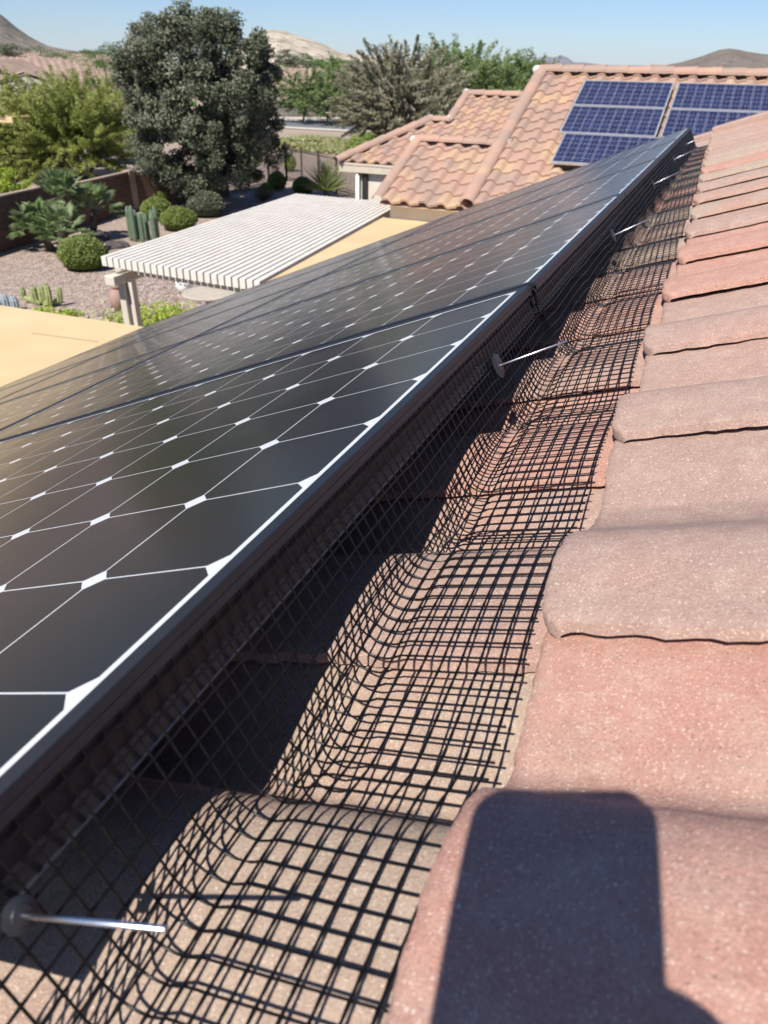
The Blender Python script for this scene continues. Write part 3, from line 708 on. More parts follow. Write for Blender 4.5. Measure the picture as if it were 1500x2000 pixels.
for j in range(4):
    for i in range(3):
        if i == 2 and j > 1: continue
        mod(us[j]+(.10 if i == 2 else 0), .62+i*1.0, 'blue silver framed solar module, %s, %s on the far gable roof' % (['top', 'second row', 'lowest'][i], nm_[j]))
#NEXT2

# ------------------------------------------------------------------ patio covers
M['cream'] = simple('cream_metal_roof', (.60, .43, .22), (.68, .51, .28), 1.3, .6, .15, .004, 25, detail=8)
M['beam'] = simple('cream_beam', (.56, .50, .41), (.64, .58, .48), 3, .6, .1, .002, 60)
M['slat'] = simple('off_white_slats', (.66, .60, .51), (.76, .70, .61), 4, .55, .1, .002, 60)
ZP = -2.0
cov = empty('patio_cover', (8.5, 4.0, ZG), 'flat solid cream patio roof wrapping the house side of the slatted pergola', 'patio cover')
g = MB()
A0 = at_z(0, 601, ZP); A1 = at_z(272, 636, ZP); Lnr = at_z(510, 553, ZP); Lfr = at_z(786, 399, ZP); Lnl = at_z(198, 503, ZP); Lfl = at_z(577, 380, ZP)
xa = A1[0]
g.add([(-8, 4.38, ZP-.03), (xa, 4.38, ZP), (A0[0]-.15, 12.5, ZP), (-8, 12.5, ZP), (-8, 4.38, ZP-.2), (xa, 4.38, ZP-.16), (A0[0]-.15, 12.5, ZP-.16), (-8, 12.5, ZP-.2)], [[0, 1, 2, 3], [7, 6, 5, 4], [0, 4, 5, 1], [1, 5, 6, 2], [2, 6, 7, 3], [3, 7, 4, 0]])
g.build('patio_roof', M['cream'], cov)
g = MB(); g.add([(xa+.01, 2.2, ZP), (13.9, 2.2, ZP), (Lfr[0]+.5, Lfr[1]-.02, ZP), (Lnr[0]-.02, Lnr[1]-.03, ZP), (xa+.01, Lnr[1]-.3, ZP)] + [(xa+.01, 2.2, ZP-.16), (13.9, 2.2, ZP-.16), (Lfr[0]+.5, Lfr[1]-.02, ZP-.16), (Lnr[0]-.02, Lnr[1]-.03, ZP-.16), (xa+.01, Lnr[1]-.3, ZP-.16)],
      [[0, 1, 2, 3, 4], [9, 8, 7, 6, 5], [0, 5, 6, 1], [1, 6, 7, 2], [2, 7, 8, 3], [3, 8, 9, 4], [4, 9, 5, 0]])
g.build('patio_roof', M['cream'], cov)
g = MB(); p_, q_, r_ = at_z(72, 654, ZP), at_z(62, 651, ZP), at_z(190, 668, ZP)
g.bar(q_+[0, 0, .004], r_+[0, 0, .004], .008, .006); g.build('roof_seam', M['stuccoD'], cov)
g = MB(); g.tube([(2.0, 7.0, ZG), (2.0, 7.0, ZP-.17)], .05, 8); g.build('post', M['beam'], cov)
perg = empty('pergola', (9.5, 6.5, ZG), 'off white slatted pergola with many parallel rafters over the patio', 'pergola')
NSL = 24
for i in range(NSL):
    t = (i+.5)/NSL
    a = Lnl+(Lnr-Lnl)*t; b = Lfl+(Lfr-Lfl)*t; a = a+(a-b)/np.linalg.norm(a-b)*.02
    g = MB(); g.bar(a+[0, 0, -.04], b+[0, 0, -.04], .076, .125); g.build('slat', M['slat'], perg, bevel=.004)
for f_ in (.06, .40, .72, .96):
    a = Lnl+(Lfl-Lnl)*f_; b = Lnr+(Lfr-Lnr)*f_
    g = MB(); g.bar(a+(a-b)*.03+[0, 0, -.185], b+[0, 0, -.185], .09, .16); g.build('beam', M['beam'], perg, bevel=.004)
pp = Lnl+(Lfl-Lnl)*.03+(Lnr-Lnl)*.07
for q, nm in ((pp, 'a'), (Lnl+(Lfl-Lnl)*.96+(Lnr-Lnl)*.10, 'b')):
    g = MB(); zt = ZP-.27
    g.box(((q[0]), q[1], (zt+ZG)/2), (.17, .10, zt-ZG)); g.box((q[0]+.02, q[1]-.11, (zt+ZG)/2), (.10, .07, zt-ZG)); g.build('post', M['beam'], perg, bevel=.006)
    if nm == 'a':
        g = MB(); g.bar(q+[-.28, 0, -.27], q+[.35, 0, -.27], .16, .13); g.build('post_bracket', M['beam'], perg, bevel=.01)

# ------------------------------------------------------------------ block wall and iron fence
m = NT('brown_block'); bt = m.n('ShaderNodeTexBrick'); bt.inputs['Scale'].default_value = 1
mp = m.n('ShaderNodeMapping'); mp.inputs['Rotation'].default_value = (R(90), 0, 0); m.l(m.tc.outputs['Object'], mp.inputs[0]); m.l(mp.outputs[0], bt.inputs[0])
bt.inputs['Color1'].default_value = (.13, .08, .058, 1); bt.inputs['Color2'].default_value = (.16, .10, .075, 1); bt.inputs['Mortar'].default_value = (.09, .06, .045, 1)
bt.inputs['Brick Width'].default_value = .4; bt.inputs['Row Height'].default_value = .2; bt.inputs['Mortar Size'].default_value = .012
m.bump(m.noise(30, 4), .4, .01); M['block'] = m.out(bt.outputs[0], .95, 0, .2)
M['blockcap'] = simple('wall_cap', (.34, .25, .19), (.40, .30, .23), 4, .9, .3, .004, 60)
def wall(root, a, b, h, name='wall_panel'):
    a = np.array(a); b = np.array(b)
    g = MB(); g.bar(a+[0, 0, h/2], b+[0, 0, h/2], .16, h); g.build(name, M['block'], root)
    g = MB(); g.bar(a+[0, 0, h+.027], b+[0, 0, h+.027], .20, .05); g.build('wall_cap', M['blockcap'], root)
w0, w1, w2 = at_z(-60, 512), at_z(262, 410), at_z(446, 384)
wr = empty('block_wall', w1, 'brown block garden wall with a lighter corner post below the trees', 'wall')
HW = 1.33
dirw = (w1-w0)/np.linalg.norm(w1-w0)
wall(wr, w0-dirw*8, w0+(w1-w0)*.62, HW+.10); wall(wr, w0+(w1-w0)*.62, w1, HW-.02); wall(wr, w1, w2, HW-.06)
g = MB(); g.box(w1+[-.02, -.02, HW/2+.03], (.30, .30, HW+.06)); g.build('corner_post', M['blockcap'], wr)
g = MB(); q = w1+(w2-w1)*.52; g.box(q+[0, 0, HW/2], (.24, .24, HW)); g.build('pier', M['block'], wr)
M['iron'] = simple('dark_bronze_iron', (.05, .035, .03), (.08, .06, .05), 6, .6, .1, .001, 60)
f0, f1, f2 = at_z(452, 384), at_z(560, 352), at_z(735, 398)
fn = empty('iron_fence', f1, 'dark iron picket fence between the shade tree and the stucco house', 'fence')
def iron(a, b, h, nposts):
    L = np.linalg.norm(b-a); d = (b-a)/L
    for i in range(nposts+1):
        p = a+(b-a)*i/nposts; g = MB(); g.box(p+[0, 0, h/2+.04], (.07, .07, h+.08)); g.build('post', M['iron'], fn)
    g = MB()
    for z_ in (.15, h-.12): g.bar(a+[0, 0, z_], b+[0, 0, z_], .03, .035)
    g.build('rails', M['iron'], fn)
    g = MB(); k = int(L/.11)
    for i in range(k+1):
        p = a+d*(i*L/k); g.box(p+[0, 0, h/2], (.018, .018, h))
    o = g.build('pickets', M['iron'], fn); o['kind'] = 'stuff'
iron(f1, f2, 1.5, 5)
fa = at_z(560, 352)
iron(w2, fa, 1.5, 3)

# ------------------------------------------------------------------ garden plants
def bush(name, label, base, rad, n, mat, seed, leaf=(.06, .035), group=None, cat='shrub'):
    rng = np.random.RandomState(seed); base = np.array(base, float); root = empty(name, base, label, cat, group)
    d = rng.normal(size=(n, 3)); d /= np.linalg.norm(d, axis=1)[:, None]; d[:, 2] = np.abs(d[:, 2])*1.0
    low = rng.rand(n) < .25; d[low, 2] *= rng.uniform(-.6, .3, low.sum())
    rr = rng.uniform(.86, 1.0, n)*(1+.05*np.sin(5*d[:, 0]+seed)*np.cos(4*d[:, 1]))+rng.normal(0, .012, n)
    c = base+[0, 0, rad[2]*.55]
    P = c+d*rr[:, None]*np.array([rad[0], rad[1], rad[2]*.9]); P[:, 2] = np.maximum(P[:, 2], base[2]+.02)
    tone = np.clip(.45*rng.rand(n)+.35*(np.sin(d[:, 0]*9)*np.sin(d[:, 1]*8+d[:, 2]*7)*.5+.5)+.2*rng.rand(n), 0, 1)
    leaves_obj('foliage', P, tone, leaf[0], leaf[1], mat, root, rng, up=.2)
    t = MB(); t.lathe(c, [(.02, -rad[2]*.5), (rad[0]*.8, -rad[2]*.4), (rad[0]*.84, .0), (rad[0]*.7, rad[2]*.5), (.05, rad[2]*.78)], 18)
    t.build('inner_twigs', mat, root, smooth=True)
    return root
bushes = [(157, 530, .66, .60, 'leaf_bush', 'round clipped green bush in the gravel before the palms'), (303, 405, .42, .42, 'leaf_bush', 'clipped yellow green bush against the wall corner'),
          (303, 432, .55, .52, 'leaf_bush', 'round clipped bush left of the pergola slats, behind the column cactus'), (345, 452, .62, .50, 'leaf_bush', 'low grey green bush just over the pergola edge'),
          (398, 425, .70, .62, 'leaf_dark', 'dark green bush at the foot of the shade tree')]
for i, (px_, py_, r_, h_, mk, lab) in enumerate(bushes):
    q = at_z(px_, py_); q[2] = ZG; bush('clipped_bush', lab, q+[.3, .1, 0], (r_, r_, h_), 7000, M[mk], 100+i, group='clipped bushes in the gravel bed')
for i, (px_, py_, r_, h_, mk, lab) in enumerate([(542, 372, .42, .55, 'leaf_mesq', 'upright clipped bush by the iron fence, right of the shade tree'), (520, 384, .35, .35, 'leaf_mesq', 'small pale bush in front of the upright clipped bush'),
        (592, 380, .48, .50, 'leaf_bush', 'square clipped hedge bush left of the spiky yucca'), (566, 335, .35, .6, 'leaf_lime', 'bright green shrub behind the iron fence')]):
    q = at_z(px_, py_); bush('clipped_bush', lab, q, (r_, r_, h_), 4500, M[mk], 120+i, group='clipped bushes by the iron fence')
q = at_z(725, 318); bush('hedge', 'broad rounded green hedge behind the small hip roof', q+[1, 0, 0], (2.4, 1.9, 1.1), 14000, M['leaf_bush'], 131, leaf=(.12, .06), cat='hedge')
def twiggy(name, label, base, r_, h_, n, mat, seed, group=None):
    rng = np.random.RandomState(seed); base = np.array(base, float); root = empty(name, base, label, 'shrub', group); t = MB()
    tips = []
    for i in range(46):
        a_ = rng.rand()*6.28; k = rng.rand()**.6; e = base+[r_*k*math.cos(a_), r_*k*math.sin(a_), h_*rng.uniform(.6, 1)*(1.1-.5*k)]
        mid = base+(e-base)*.5+rng.normal(0, .05, 3); t.tube([base, mid, e], [.012, .008, .003], 4); tips.append(e)
    t.build('stems', M['bark'], root)
    tips = np.array(tips); k = rng.randint(0, len(tips), n); P = tips[k]*rng.uniform(.55, 1, (n, 1))+base*0; P = base+(tips[k]-base)*rng.uniform(.5, 1.05, (n, 1))+rng.normal(0, .05, (n, 3))
    leaves_obj('foliage', P, rng.rand(n), .05, .02, mat, root, rng)
for i, (px_, py_, lab) in enumerate([(470, 372, 'dry brown twiggy shrub under the right side of the shade tree'), (515, 392, 'straw coloured twiggy shrub left of the clipped hedges'), (445, 350, 'dry twiggy shrub behind the end of the block wall')]):
    twiggy('dry_shrub', lab, at_z(px_, py_), .5, .6, 1600, M['leaf_straw'], 140+i, 'dry shrubs beside the fence')
for i, (px_, py_, r_, lab) in enumerate([(265, 628, .50, 'yellow green leafy plant at the foot of the pergola post'), (330, 618, .42, 'green leafy plant right of the pergola post'), (85, 622, .16, 'small yellow green sprout above the cream roof edge'), (135, 628, .22, 'low yellow plant along the cream roof edge')]):
    q = at_z(px_, py_, -3.95); q[2] = ZG
    rng = np.random.RandomState(150+i); root = empty('leafy_plant', q, lab, 'plant', 'leafy plants along the patio edge')
    n = 1500; P = q+np.stack([rng.normal(0, r_*.6, n), rng.normal(0, r_*.6, n), rng.uniform(.15, .85, n)], 1)
    leaves_obj('foliage', P, rng.rand(n), .09, .035, M['leaf_lime'], root, rng)
    t = MB()
    for k in range(14):
        e = q+[rng.normal(0, r_*.5), rng.normal(0, r_*.5), rng.uniform(.4, .7)]; t.tube([q, (q+e)/2+[0, 0, .1], e], [.01, .007, .003], 4)
    t.build('stems', M['bark'], root)
def fan_palm(label, base, h, lean, nf, fr_len, seed):
    rng = np.random.RandomState(seed); base = np.array(base, float); root = empty('fan_palm', base, label, 'palm', 'clump of fan palms by the wall')
    top = base+np.array([lean[0], lean[1], h]); t = MB(); pts = [base, base+(top-base)*.35+[0, 0, -.03], base+(top-base)*.7, top]
    t.tube(pts, [.13, .11, .12, .10], 9); t.build('trunk', M['bark'], root, smooth=True)
    for f in range(nf):
        az = rng.rand()*6.28; el = rng.uniform(-.25, 1.35); d = np.array([math.cos(az)*math.cos(el), math.sin(az)*math.cos(el), math.sin(el)])
        stem = fr_len*rng.uniform(.55, .8); p1 = top+d*stem+[0, 0, -.04]
        side = np.cross(d, [0, 0, 1.0]); side /= np.linalg.norm(side); up = np.cross(side, d)
        g = MB(); g.tube([top, (top+p1)/2+[0, 0, .03], p1], [.012, .009, .007], 4); nb = 17; rr = []
        for k in range(nb):
            a_ = (k/(nb-1)-.5)*3.6; e = d*math.cos(a_)+side*math.sin(a_); L = fr_len*.52*(1-.18*abs(a_))*rng.uniform(.9, 1.08)
            w_ = .022; s_ = np.cross(e, up); s_ /= np.linalg.norm(s_)
            m1 = p1+e*L*.55+up*.01; tip = p1+e*L-np.array([0, 0, .05+.05*rng.rand()])
            g.add([p1-s_*.004, p1+s_*.004, m1+s_*w_, tip, m1-s_*w_], [[0, 1, 2, 3, 4]])
        tone = rng.rand()*.6+.2
        vv = np.concatenate(g.v); dist_ = np.linalg.norm(vv-p1, axis=1)/(fr_len*.5)
        g.build('frond', M['leaf_palm'], root, attr={'r': np.clip(tone*.7+.35*dist_, 0, 1)})
qp = at_z(118, 488)
fan_palm('tallest fan palm of the clump beside the block wall', qp+[.5, .3, 0], 1.35, (.1, -.15), 34, .80, 1)
fan_palm('left low fan palm of the clump with leaning trunk', qp+[-.2, .1, 0], .72, (-.15, .30), 28, .72, 2)
fan_palm('front fan palm of the clump, low over the round bush', qp+[-.35, -.45, 0], .68, (-.1, -.2), 30, .75, 3)
fan_palm('right fan palm of the clump on its own dark trunk', at_z(172, 468)+[.1, -.1, 0], .9, (.1, -.2), 30, .78, 4)
# cacti
M['cactus'] = simple('grey_green_cactus', (.10, .15, .09), (.17, .22, .14), 12, .7, .3, .01, 60)
M['cactusY'] = simple('yellow_green_cactus', (.20, .24, .08), (.34, .36, .16), 10, .7, .3, .01, 60)
M['cactusB'] = simple('blue_grey_cactus', (.20, .25, .26), (.34, .38, .40), 14, .7, .3, .01, 60)
def ribbed(mb, pts, rad, ribs=10):
    pts = np.array(pts, float); n = ribs*2; k = len(pts)
    T = np.gradient(pts, axis=0); T /= np.linalg.norm(T, axis=1)[:, None]; A = np.cross(T, [1, .2, 0]); A /= np.linalg.norm(A, axis=1)[:, None]; B = np.cross(T, A)
    an = np.arange(n)*2*math.pi/n; rr = np.where(np.arange(n) % 2 == 0, 1.0, .78); rad = np.array(rad)
    V = pts[:, None]+rad[:, None, None]*rr[None, :, None]*(np.cos(an)[None, :, None]*A[:, None]+np.sin(an)[None, :, None]*B[:, None])
    F = [[i*n+j, i*n+(j+1) % n, (i+1)*n+(j+1) % n, (i+1)*n+j] for i in range(k-1) for j in range(n)]+[[(k-1)*n+j for j in range(n)]]
    mb.add(V.reshape(-1, 3), F)
q = at_z(284, 472); rng = np.random.RandomState(9)
root = empty('column_cactus', q, 'cluster of upright ribbed column cacti beside the pergola edge', 'cactus')
for i in range(9):
    a_ = i*2.4; rr = .12+.06*(i % 4); b_ = q+[rr*math.cos(a_)*1.3, rr*math.sin(a_)*2.0, 0]; h = rng.uniform(.8, 1.35)
    g = MB(); ribbed(g, [b_+[0, 0, z_*h] for z_ in (0, .1, .5, .85, .96, 1)], [.05, .075, .08, .075, .05, .012], 8); g.build('stem', M['cactus'], root)
q = at_z(86, 596); root = empty('sprawling_cactus', q, 'sprawling yellow green cactus with thick curved arms on the gravel', 'cactus')
for i, (dx, dy, h, r_) in enumerate([(0, 0, .42, .085), (.05, -.16, .46, .08), (-.1, .15, .40, .08), (.1, .35, .36, .075), (0, .62, .34, .07), (-.1, -.33, .40, .075), (.12, -.45, .44, .07), (.2, .05, .45, .08)]):
    b_ = q+[dx*.5, dy*.25, .05]; e = q+[dx, dy*.95, h]; md = q+[dx*.9, dy*.9, h*.3]
    g = MB(); ribbed(g, [b_, md, md*.4+e*.6, e*.95+md*.05, e], [r_*.8, r_, r_, r_*.7, r_*.1], 7); g.build('arm', M['cactusY'], root, smooth=False)
q = at_z(14, 607); root = empty('barrel_cactus', q, 'small blue grey ribbed cactus cluster at the left border', 'cactus')
for i, (dx, dy, h) in enumerate([(0, 0, .38), (.1, -.16, .33), (-.1, .14, .30), (.12, .2, .26)]):
    b_ = q+[dx, dy, 0]; g = MB(); ribbed(g, [b_, b_+[0, 0, h*.3], b_+[0, 0, h*.7], b_+[0, 0, h*.93], b_+[0, 0, h]], [.07, .10, .10, .06, .01], 9); g.build('stem', M['cactusB'], root)
# yucca by the fence
q = at_z(637, 388); root = empty('yucca', q, 'spiky yellow green yucca in front of the iron fence', 'yucca'); rng = np.random.RandomState(4); g = MB(); at_ = []
for i in range(240):
    az = rng.rand()*6.28; el = rng.uniform(.15, 1.5); d = np.array([math.cos(az)*math.cos(el), math.sin(az)*math.cos(el), math.sin(el)]); L = rng.uniform(1.0, 1.5)
    s_ = np.cross(d, [0, 0, 1.0]); s_ /= max(np.linalg.norm(s_), 1e-6); b_ = q+[0, 0, .3]
    g.add([b_-s_*.012, b_+s_*.012, b_+d*L*.5+s_*.018, b_+d*L-np.array([0, 0, .06]), b_+d*L*.5-s_*.018], [[0, 1, 2, 3, 4]]); at_ += [rng.rand()*.8+.1]*5
g.build('leaves', mat_leaf('yucca_blades', (.16, .20, .06), (.28, .33, .12), (.42, .46, .22)), root, attr={'r': at_})
g = MB(); g.tube([q, q+[0, 0, .35]], [.1, .12], 8); g.build('trunk', M['bark'], root)
# pots, table, rocks
M['clay'] = simple('dusty_pink_clay', (.32, .20, .16), (.40, .26, .21), 6, .8, .2, .003, 40)
M['glaze'] = simple('white_glaze', (.75, .75, .73), (.82, .82, .80), 5, .3, 0)
M['table'] = simple('pale_stone_top', (.42, .37, .30), (.50, .44, .36), 5, .7, .2, .002, 60)
M['rock'] = simple('dark_volcanic_rock', (.05, .045, .045), (.12, .10, .10), 6, .95, .9, .03, 14)
q = at_z(233, 606)
root = empty('urn', q, 'dusty pink clay urn standing behind the pergola post', 'urn')
g = MB(); g.lathe(q, [(.07, 0), (.10, .03), (.17, .18), (.19, .30), (.15, .42), (.085, .49)], 22); g.build('body', M['clay'], root, smooth=True)
g = MB(); g.lathe(q, [(.085, .49), (.12, .53), (.12, .555), (.085, .555)], 22); g.build('rim', M['clay'], root)
q = at_z(360, 572); root = empty('flower_pot', q, 'rounded white pot with a small leafy plant under the pergola', 'pot')
g = MB(); g.lathe(q, [(.08, 0), (.15, .06), (.20, .17), (.19, .28), (.165, .30), (.15, .28)], 22); g.build('pot', M['glaze'], root, smooth=True)
rng = np.random.RandomState(8); P = q+rng.normal(0, .10, (500, 3))*[1.6, 1.6, .8]+[0, 0, .42]; leaves_obj('plant', P, rng.rand(500), .06, .03, M['leaf_green'], root, rng)
q = at_z(408, 572, ZG+.72); q[2] = ZG
root = empty('round_table', q, 'round pale stone patio table beneath the pergola slats', 'table')
g = MB(); g.lathe(q, [(.05, .68), (.54, .68), (.56, .70), (.56, .725), (.54, .735), (.05, .735)], 32); g.build('tabletop', M['table'], root)
g = MB(); g.lathe(q, [(.26, 0), (.24, .05), (.10, .12), (.09, .6), (.18, .68)], 20); g.build('pedestal', M['table'], root, smooth=True)
def rock(q, r_, label, seed):
    rng = np.random.RandomState(seed); bm = bmesh.new(); bmesh.ops.create_icosphere(bm, subdivisions=3, radius=1)
    for v_ in bm.verts:
        k = 1+.35*mnoise.noise(v_.co*1.3+Vector((seed, 0, 0)))+.12*mnoise.noise(v_.co*4); v_.co = Vector((v_.co.x*r_[0]*k, v_.co.y*r_[1]*k, v_.co.z*r_[2]*k+r_[2]*.5))
    me = bpy.data.meshes.new('rock'); bm.to_mesh(me); bm.free(); me.materials.append(M['rock']); o = bpy.data.objects.new('rock', me); COL.objects.link(o); o.location = tuple(q); tag(o, label, 'rock', 'dark rocks in the gravel')
import bmesh
rock(at_z(198, 470), (.28, .25, .2), 'larger dark volcanic rock in the gravel beside the palm trunk', 1)
rock(at_z(230, 482), (.3, .35, .12), 'flat dark rock left of the column cactus', 2)
#NEXT3

# ------------------------------------------------------------------ distant houses, lamp, grass
M['roof_dist'] = simple('distant_clay_roof', (.25, .175, .135), (.36, .26, .20), 1.6, .9, .3, .05, 6)
M['glassd'] = simple('dark_window', (.03, .03, .035), (.06, .06, .07), 1, .2, 0)
def house_far(px, py, dist, wdt, dep, pitch_h, label, eave=2.6, yaw=0.0, gable=True, wallm='stucco', tx=0):
    """small tiled house; (px,py) is its ridge centre"""
    rc = at_d(px, py, dist); top = rc[2]; base_e = top-pitch_h
    az = math.atan2(rc[1]-CP[1], rc[0]-CP[0])+yaw
    f = np.array([math.cos(az), math.sin(az), 0]); l = np.array([-math.sin(az), math.cos(az), 0])
    root = empty('distant_house', (rc[0], rc[1], ZG), label, 'house', 'tile roofed houses out on the plain')
    g = MB(); zc = (base_e+ZG)/2; g.box((rc[0], rc[1], zc), (dep*.9, wdt*.92, base_e-ZG), [f, l, [0, 0, 1]])
    g.add([rc+l*wdt*.46-f*dep*.45-[0, 0, pitch_h], rc+l*wdt*.46+f*dep*.45-[0, 0, pitch_h], rc+l*wdt*.46-[0, 0, .1]], [[0, 1, 2]])
    g.add([rc-l*wdt*.46-f*dep*.45-[0, 0, pitch_h], rc-l*wdt*.46+f*dep*.45-[0, 0, pitch_h], rc-l*wdt*.46-[0, 0, .1]], [[0, 1, 2]])
    g.build('wall', M[wallm], root)
    g = MB(); hw = wdt/2; hd = dep/2+.35; zi = .15*pitch_h; ins = 0 if gable else min(hd, hw*.8)
    a = rc+l*(hw-ins); b = rc-l*(hw-ins); e = [0, 0, pitch_h+zi]
    c1, c2, c3, c4 = rc+l*hw-f*hd-e, rc-l*hw-f*hd-e, rc-l*hw+f*hd-e, rc+l*hw+f*hd-e
    th = np.array([0, 0, .18])
    # roof planes with shallow rolls across them
    def plane(p, q, r, s_):
        n1 = max(6, int(np.linalg.norm(q-p)/.5)); G = []
        for i in range(7):
            t = i/6; A_ = p+(s_-p)*t; B_ = q+(r-q)*t; row = []
            for j in range(n1*2+1): row.append(A_+(B_-A_)*j/(n1*2)+[0, 0, (.07 if j % 2 else 0)])
            G.append(row)
        g.grid(np.array(G))
    plane(c1, c2, b, a); plane(c3, c4, a, b)
    if not gable: plane(c2, c3, b+l*.001, b); plane(c4, c1, a-l*.001, a)
    g.build('roof', M['roof_dist'], root)
    g = MB()
    for u, v, n_ in ((c1, c2, 0), (c2, c3, 0), (c4, c1, 0)): g.bar(u-[0, 0, .12], v-[0, 0, .12], .05, .22)
    g.build('fascia', M['fascia'], root)
    for k in (-.25, .25):
        p = rc+l*wdt*k-f*(dep*.45+.02); g = MB(); g.box((p[0], p[1], ZG+1.5), (.06, 1.3, 1.1), [f, l, [0, 0, 1]]); g.build('window', M['glassd'], root)
hs = [(118, 117, 66, 9.0, 9, 2.3, 'wide brown tile roofed house behind the feathery tree', 0.15, True),
      (8, 117, 52, 6, 7, 1.6, 'house with a shaded brown gable at the left border', 1.2, True),
      (52, 140, 46, 2.6, 5, .8, 'small cream gabled porch house with white post, left', 1.45, True),
      (35, 112, 85, 8, 8, 1.2, 'tile roof at the left border, just above the brown gable', 0.2, True),
      (57, 110, 110, 5, 5, 1.0, 'small pinkish hipped roof between trees below the grey hill', 0.3, False),
      (110, 104, 150, 17, 10, 1.6, 'long pink tile roof at the foot of the grey hill', 0.1, True),
      (597, 134, 92, 9.5, 10, 2.4, 'long house with rippled tan tile roof behind the street trees', 0.05, True),
      (668, 138, 96, 8, 9, 2.2, 'lower tan tile roof continuing right of the rippled roof', -0.15, False),
      (700, 126, 105, 4.6, 6, .9, 'little house with a dark red band under its roof edge', 0.1, True),
      (690, 121, 190, 14, 9, 1.3, 'pale roofed house under the foot of the tan hill', 0.2, False),
      (600, 119, 200, 12, 9, 1.4, 'pale pink roof between treetops below the tan hill', 0.0, False),
      (1012, 128, 300, 9, 8, 1.4, 'pale house on the horizon left of the gable ridge', 0.3, False),
      (1035, 133, 330, 8, 8, 1.2, 'tan roof on the horizon beside the gable ridge', 0.1, True),
      (948, 119, 420, 20, 10, 2.2, 'long white building on the horizon above the green trees', 0.1, False),
      (1285, 126, 900, 26, 12, 4.0, 'white building on the ridge line left of the dark hill', 0.1, False)]
for (px_, py_, dist, w_, d_, ph_, lab, yaw, gb) in hs:
    house_far(px_, py_, dist, w_, d_, ph_, lab, yaw=yaw, gable=gb, wallm='stuccoD' if 'brown gable' in lab else 'stucco')
# neighbour's cream patio roof at the left border
q = at_z(22, 232, -2.0); root = empty('neighbour_patio', (q[0], q[1], ZG), 'flat cream patio roof among the trees at the left border', 'patio cover')
g = MB(); g.box(q+[1.0, 1.6, 0], (3.2, 4.6, .22)); g.build('patio_roof', M['cream'], root)
for dx, dy in ((2.4, 3.6), (-.4, 3.6)):
    g = MB(); g.box((q[0]+dx, q[1]+dy, (ZG+q[2])/2-.06), (.15, .15, q[2]-ZG-.12)); g.build('post', M['beam'], root)
# street lamp
q = at_d(213, 110, 240); root = empty('street_lamp', (q[0], q[1], ZG), 'thin grey street lamp on the skyline left of the shade tree', 'street lamp')
tp = at_d(213, 91, 240)
g = MB(); g.tube([(q[0], q[1], ZG), tp], [.22, .16], 8); g.build('pole', M['washer'], root)
l_ = np.array([-fw[1], fw[0], 0]); g = MB(); g.tube([tp, tp+l_*1.4, tp+np.array([-math.sin(.5), math.cos(.5), 0])*1.7], .10, 6); g.build('arm', M['washer'], root)
g = MB(); g.box(tp+np.array([-math.sin(.5), math.cos(.5), 0])*1.9, (.8, 1.0, .22)); g.build('lamp_head', M['washer'], root)
# grass strip in front of the street
rng = np.random.RandomState(12); pa, pb, pc = at_z(470, 262), at_z(760, 275), at_z(560, 292)
n = 26000; u = rng.rand(n); v_ = rng.rand(n); P = pa+(pb-pa)*u[:, None]*1.25+(pc-at_z(560, 264))*v_[:, None]; P[:, 2] = ZG+rng.uniform(.0, .07, n)
keep = np.array([smoothn(p[0]*.35, p[1]*.35, 2) > .02 for p in P]); P = P[keep]
tag(leaves_obj('grass', P, rng.rand(len(P)), .42, .16, mat_leaf('yellow_green_grass', (.17, .19, .06), (.30, .31, .13), (.46, .42, .24)), None, rng), 'patchy yellow green grass strip between iron fence and street', 'grass', kind='stuff')
# a shallow pale bank behind the street
# ------------------------------------------------------------------ the phone that takes the picture and the hand that holds it
def cp(r_, u_, b_): return CP + rt*r_ - dn*u_ - fw*b_
M['phone'] = simple('dark_phone_case', (.02, .02, .025), (.03, .03, .035), 20, .5, .05, .001, 100)
M['screen'] = simple('phone_screen', (.01, .01, .012), (.012, .012, .015), 20, .1, 0)
M['lens'] = simple('lens_glass', (.005, .005, .01), (.01, .01, .02), 20, .05, 0)
ph = empty('phone', cp(-.02, -.07, .008), 'dark smartphone held upright just above the roof tiles', 'phone')
X0, X1, U0, U1 = -.0735, .0118, -.150, .0200
def rrect(x0, x1, y0, y1, r, b):
    pts = []
    for cx, cy, a0 in ((x1-r, y1-r, 0), (x0+r, y1-r, 90), (x0+r, y0+r, 180), (x1-r, y0+r, 270)):
        for k in range(8): a = R(a0+k*90/7); pts.append(cp(cx+r*math.cos(a), cy+r*math.sin(a), b))
    return pts
def slab(mb, x0, x1, y0, y1, r, b0, b1):
    A = rrect(x0, x1, y0, y1, r, b0); B = rrect(x0, x1, y0, y1, r, b1); n = len(A)
    mb.add(A+B, [list(range(n)), list(range(n, 2*n))[::-1]]+[[i, (i+1) % n, n+(i+1) % n, n+i] for i in range(n)])
g = MB(); slab(g, X0, X1, U0, U1, .014, .0042, .0125); g.build('body', M['phone'], ph)
g = MB(); slab(g, X0+.003, X1-.003, U0+.003, U1-.003, .012, .0127, .0132); g.build('screen', M['screen'], ph)
g = MB(); slab(g, -.027, .0105, -.020, .016, .008, .0022, .0042); g.build('camera_bump', M['phone'], ph)
for lx, lu in ((0, 0), (-.0005, -.0125), (-.0165, -.006)):
    g = MB(); g.lathe(cp(lx, lu, .0012), [(.0005, 0), (.0048, 0), (.0052, .0010), (.0005, .0010)], 16, 0, [rt, -dn, -fw]); g.build('lens', M['lens'], ph)
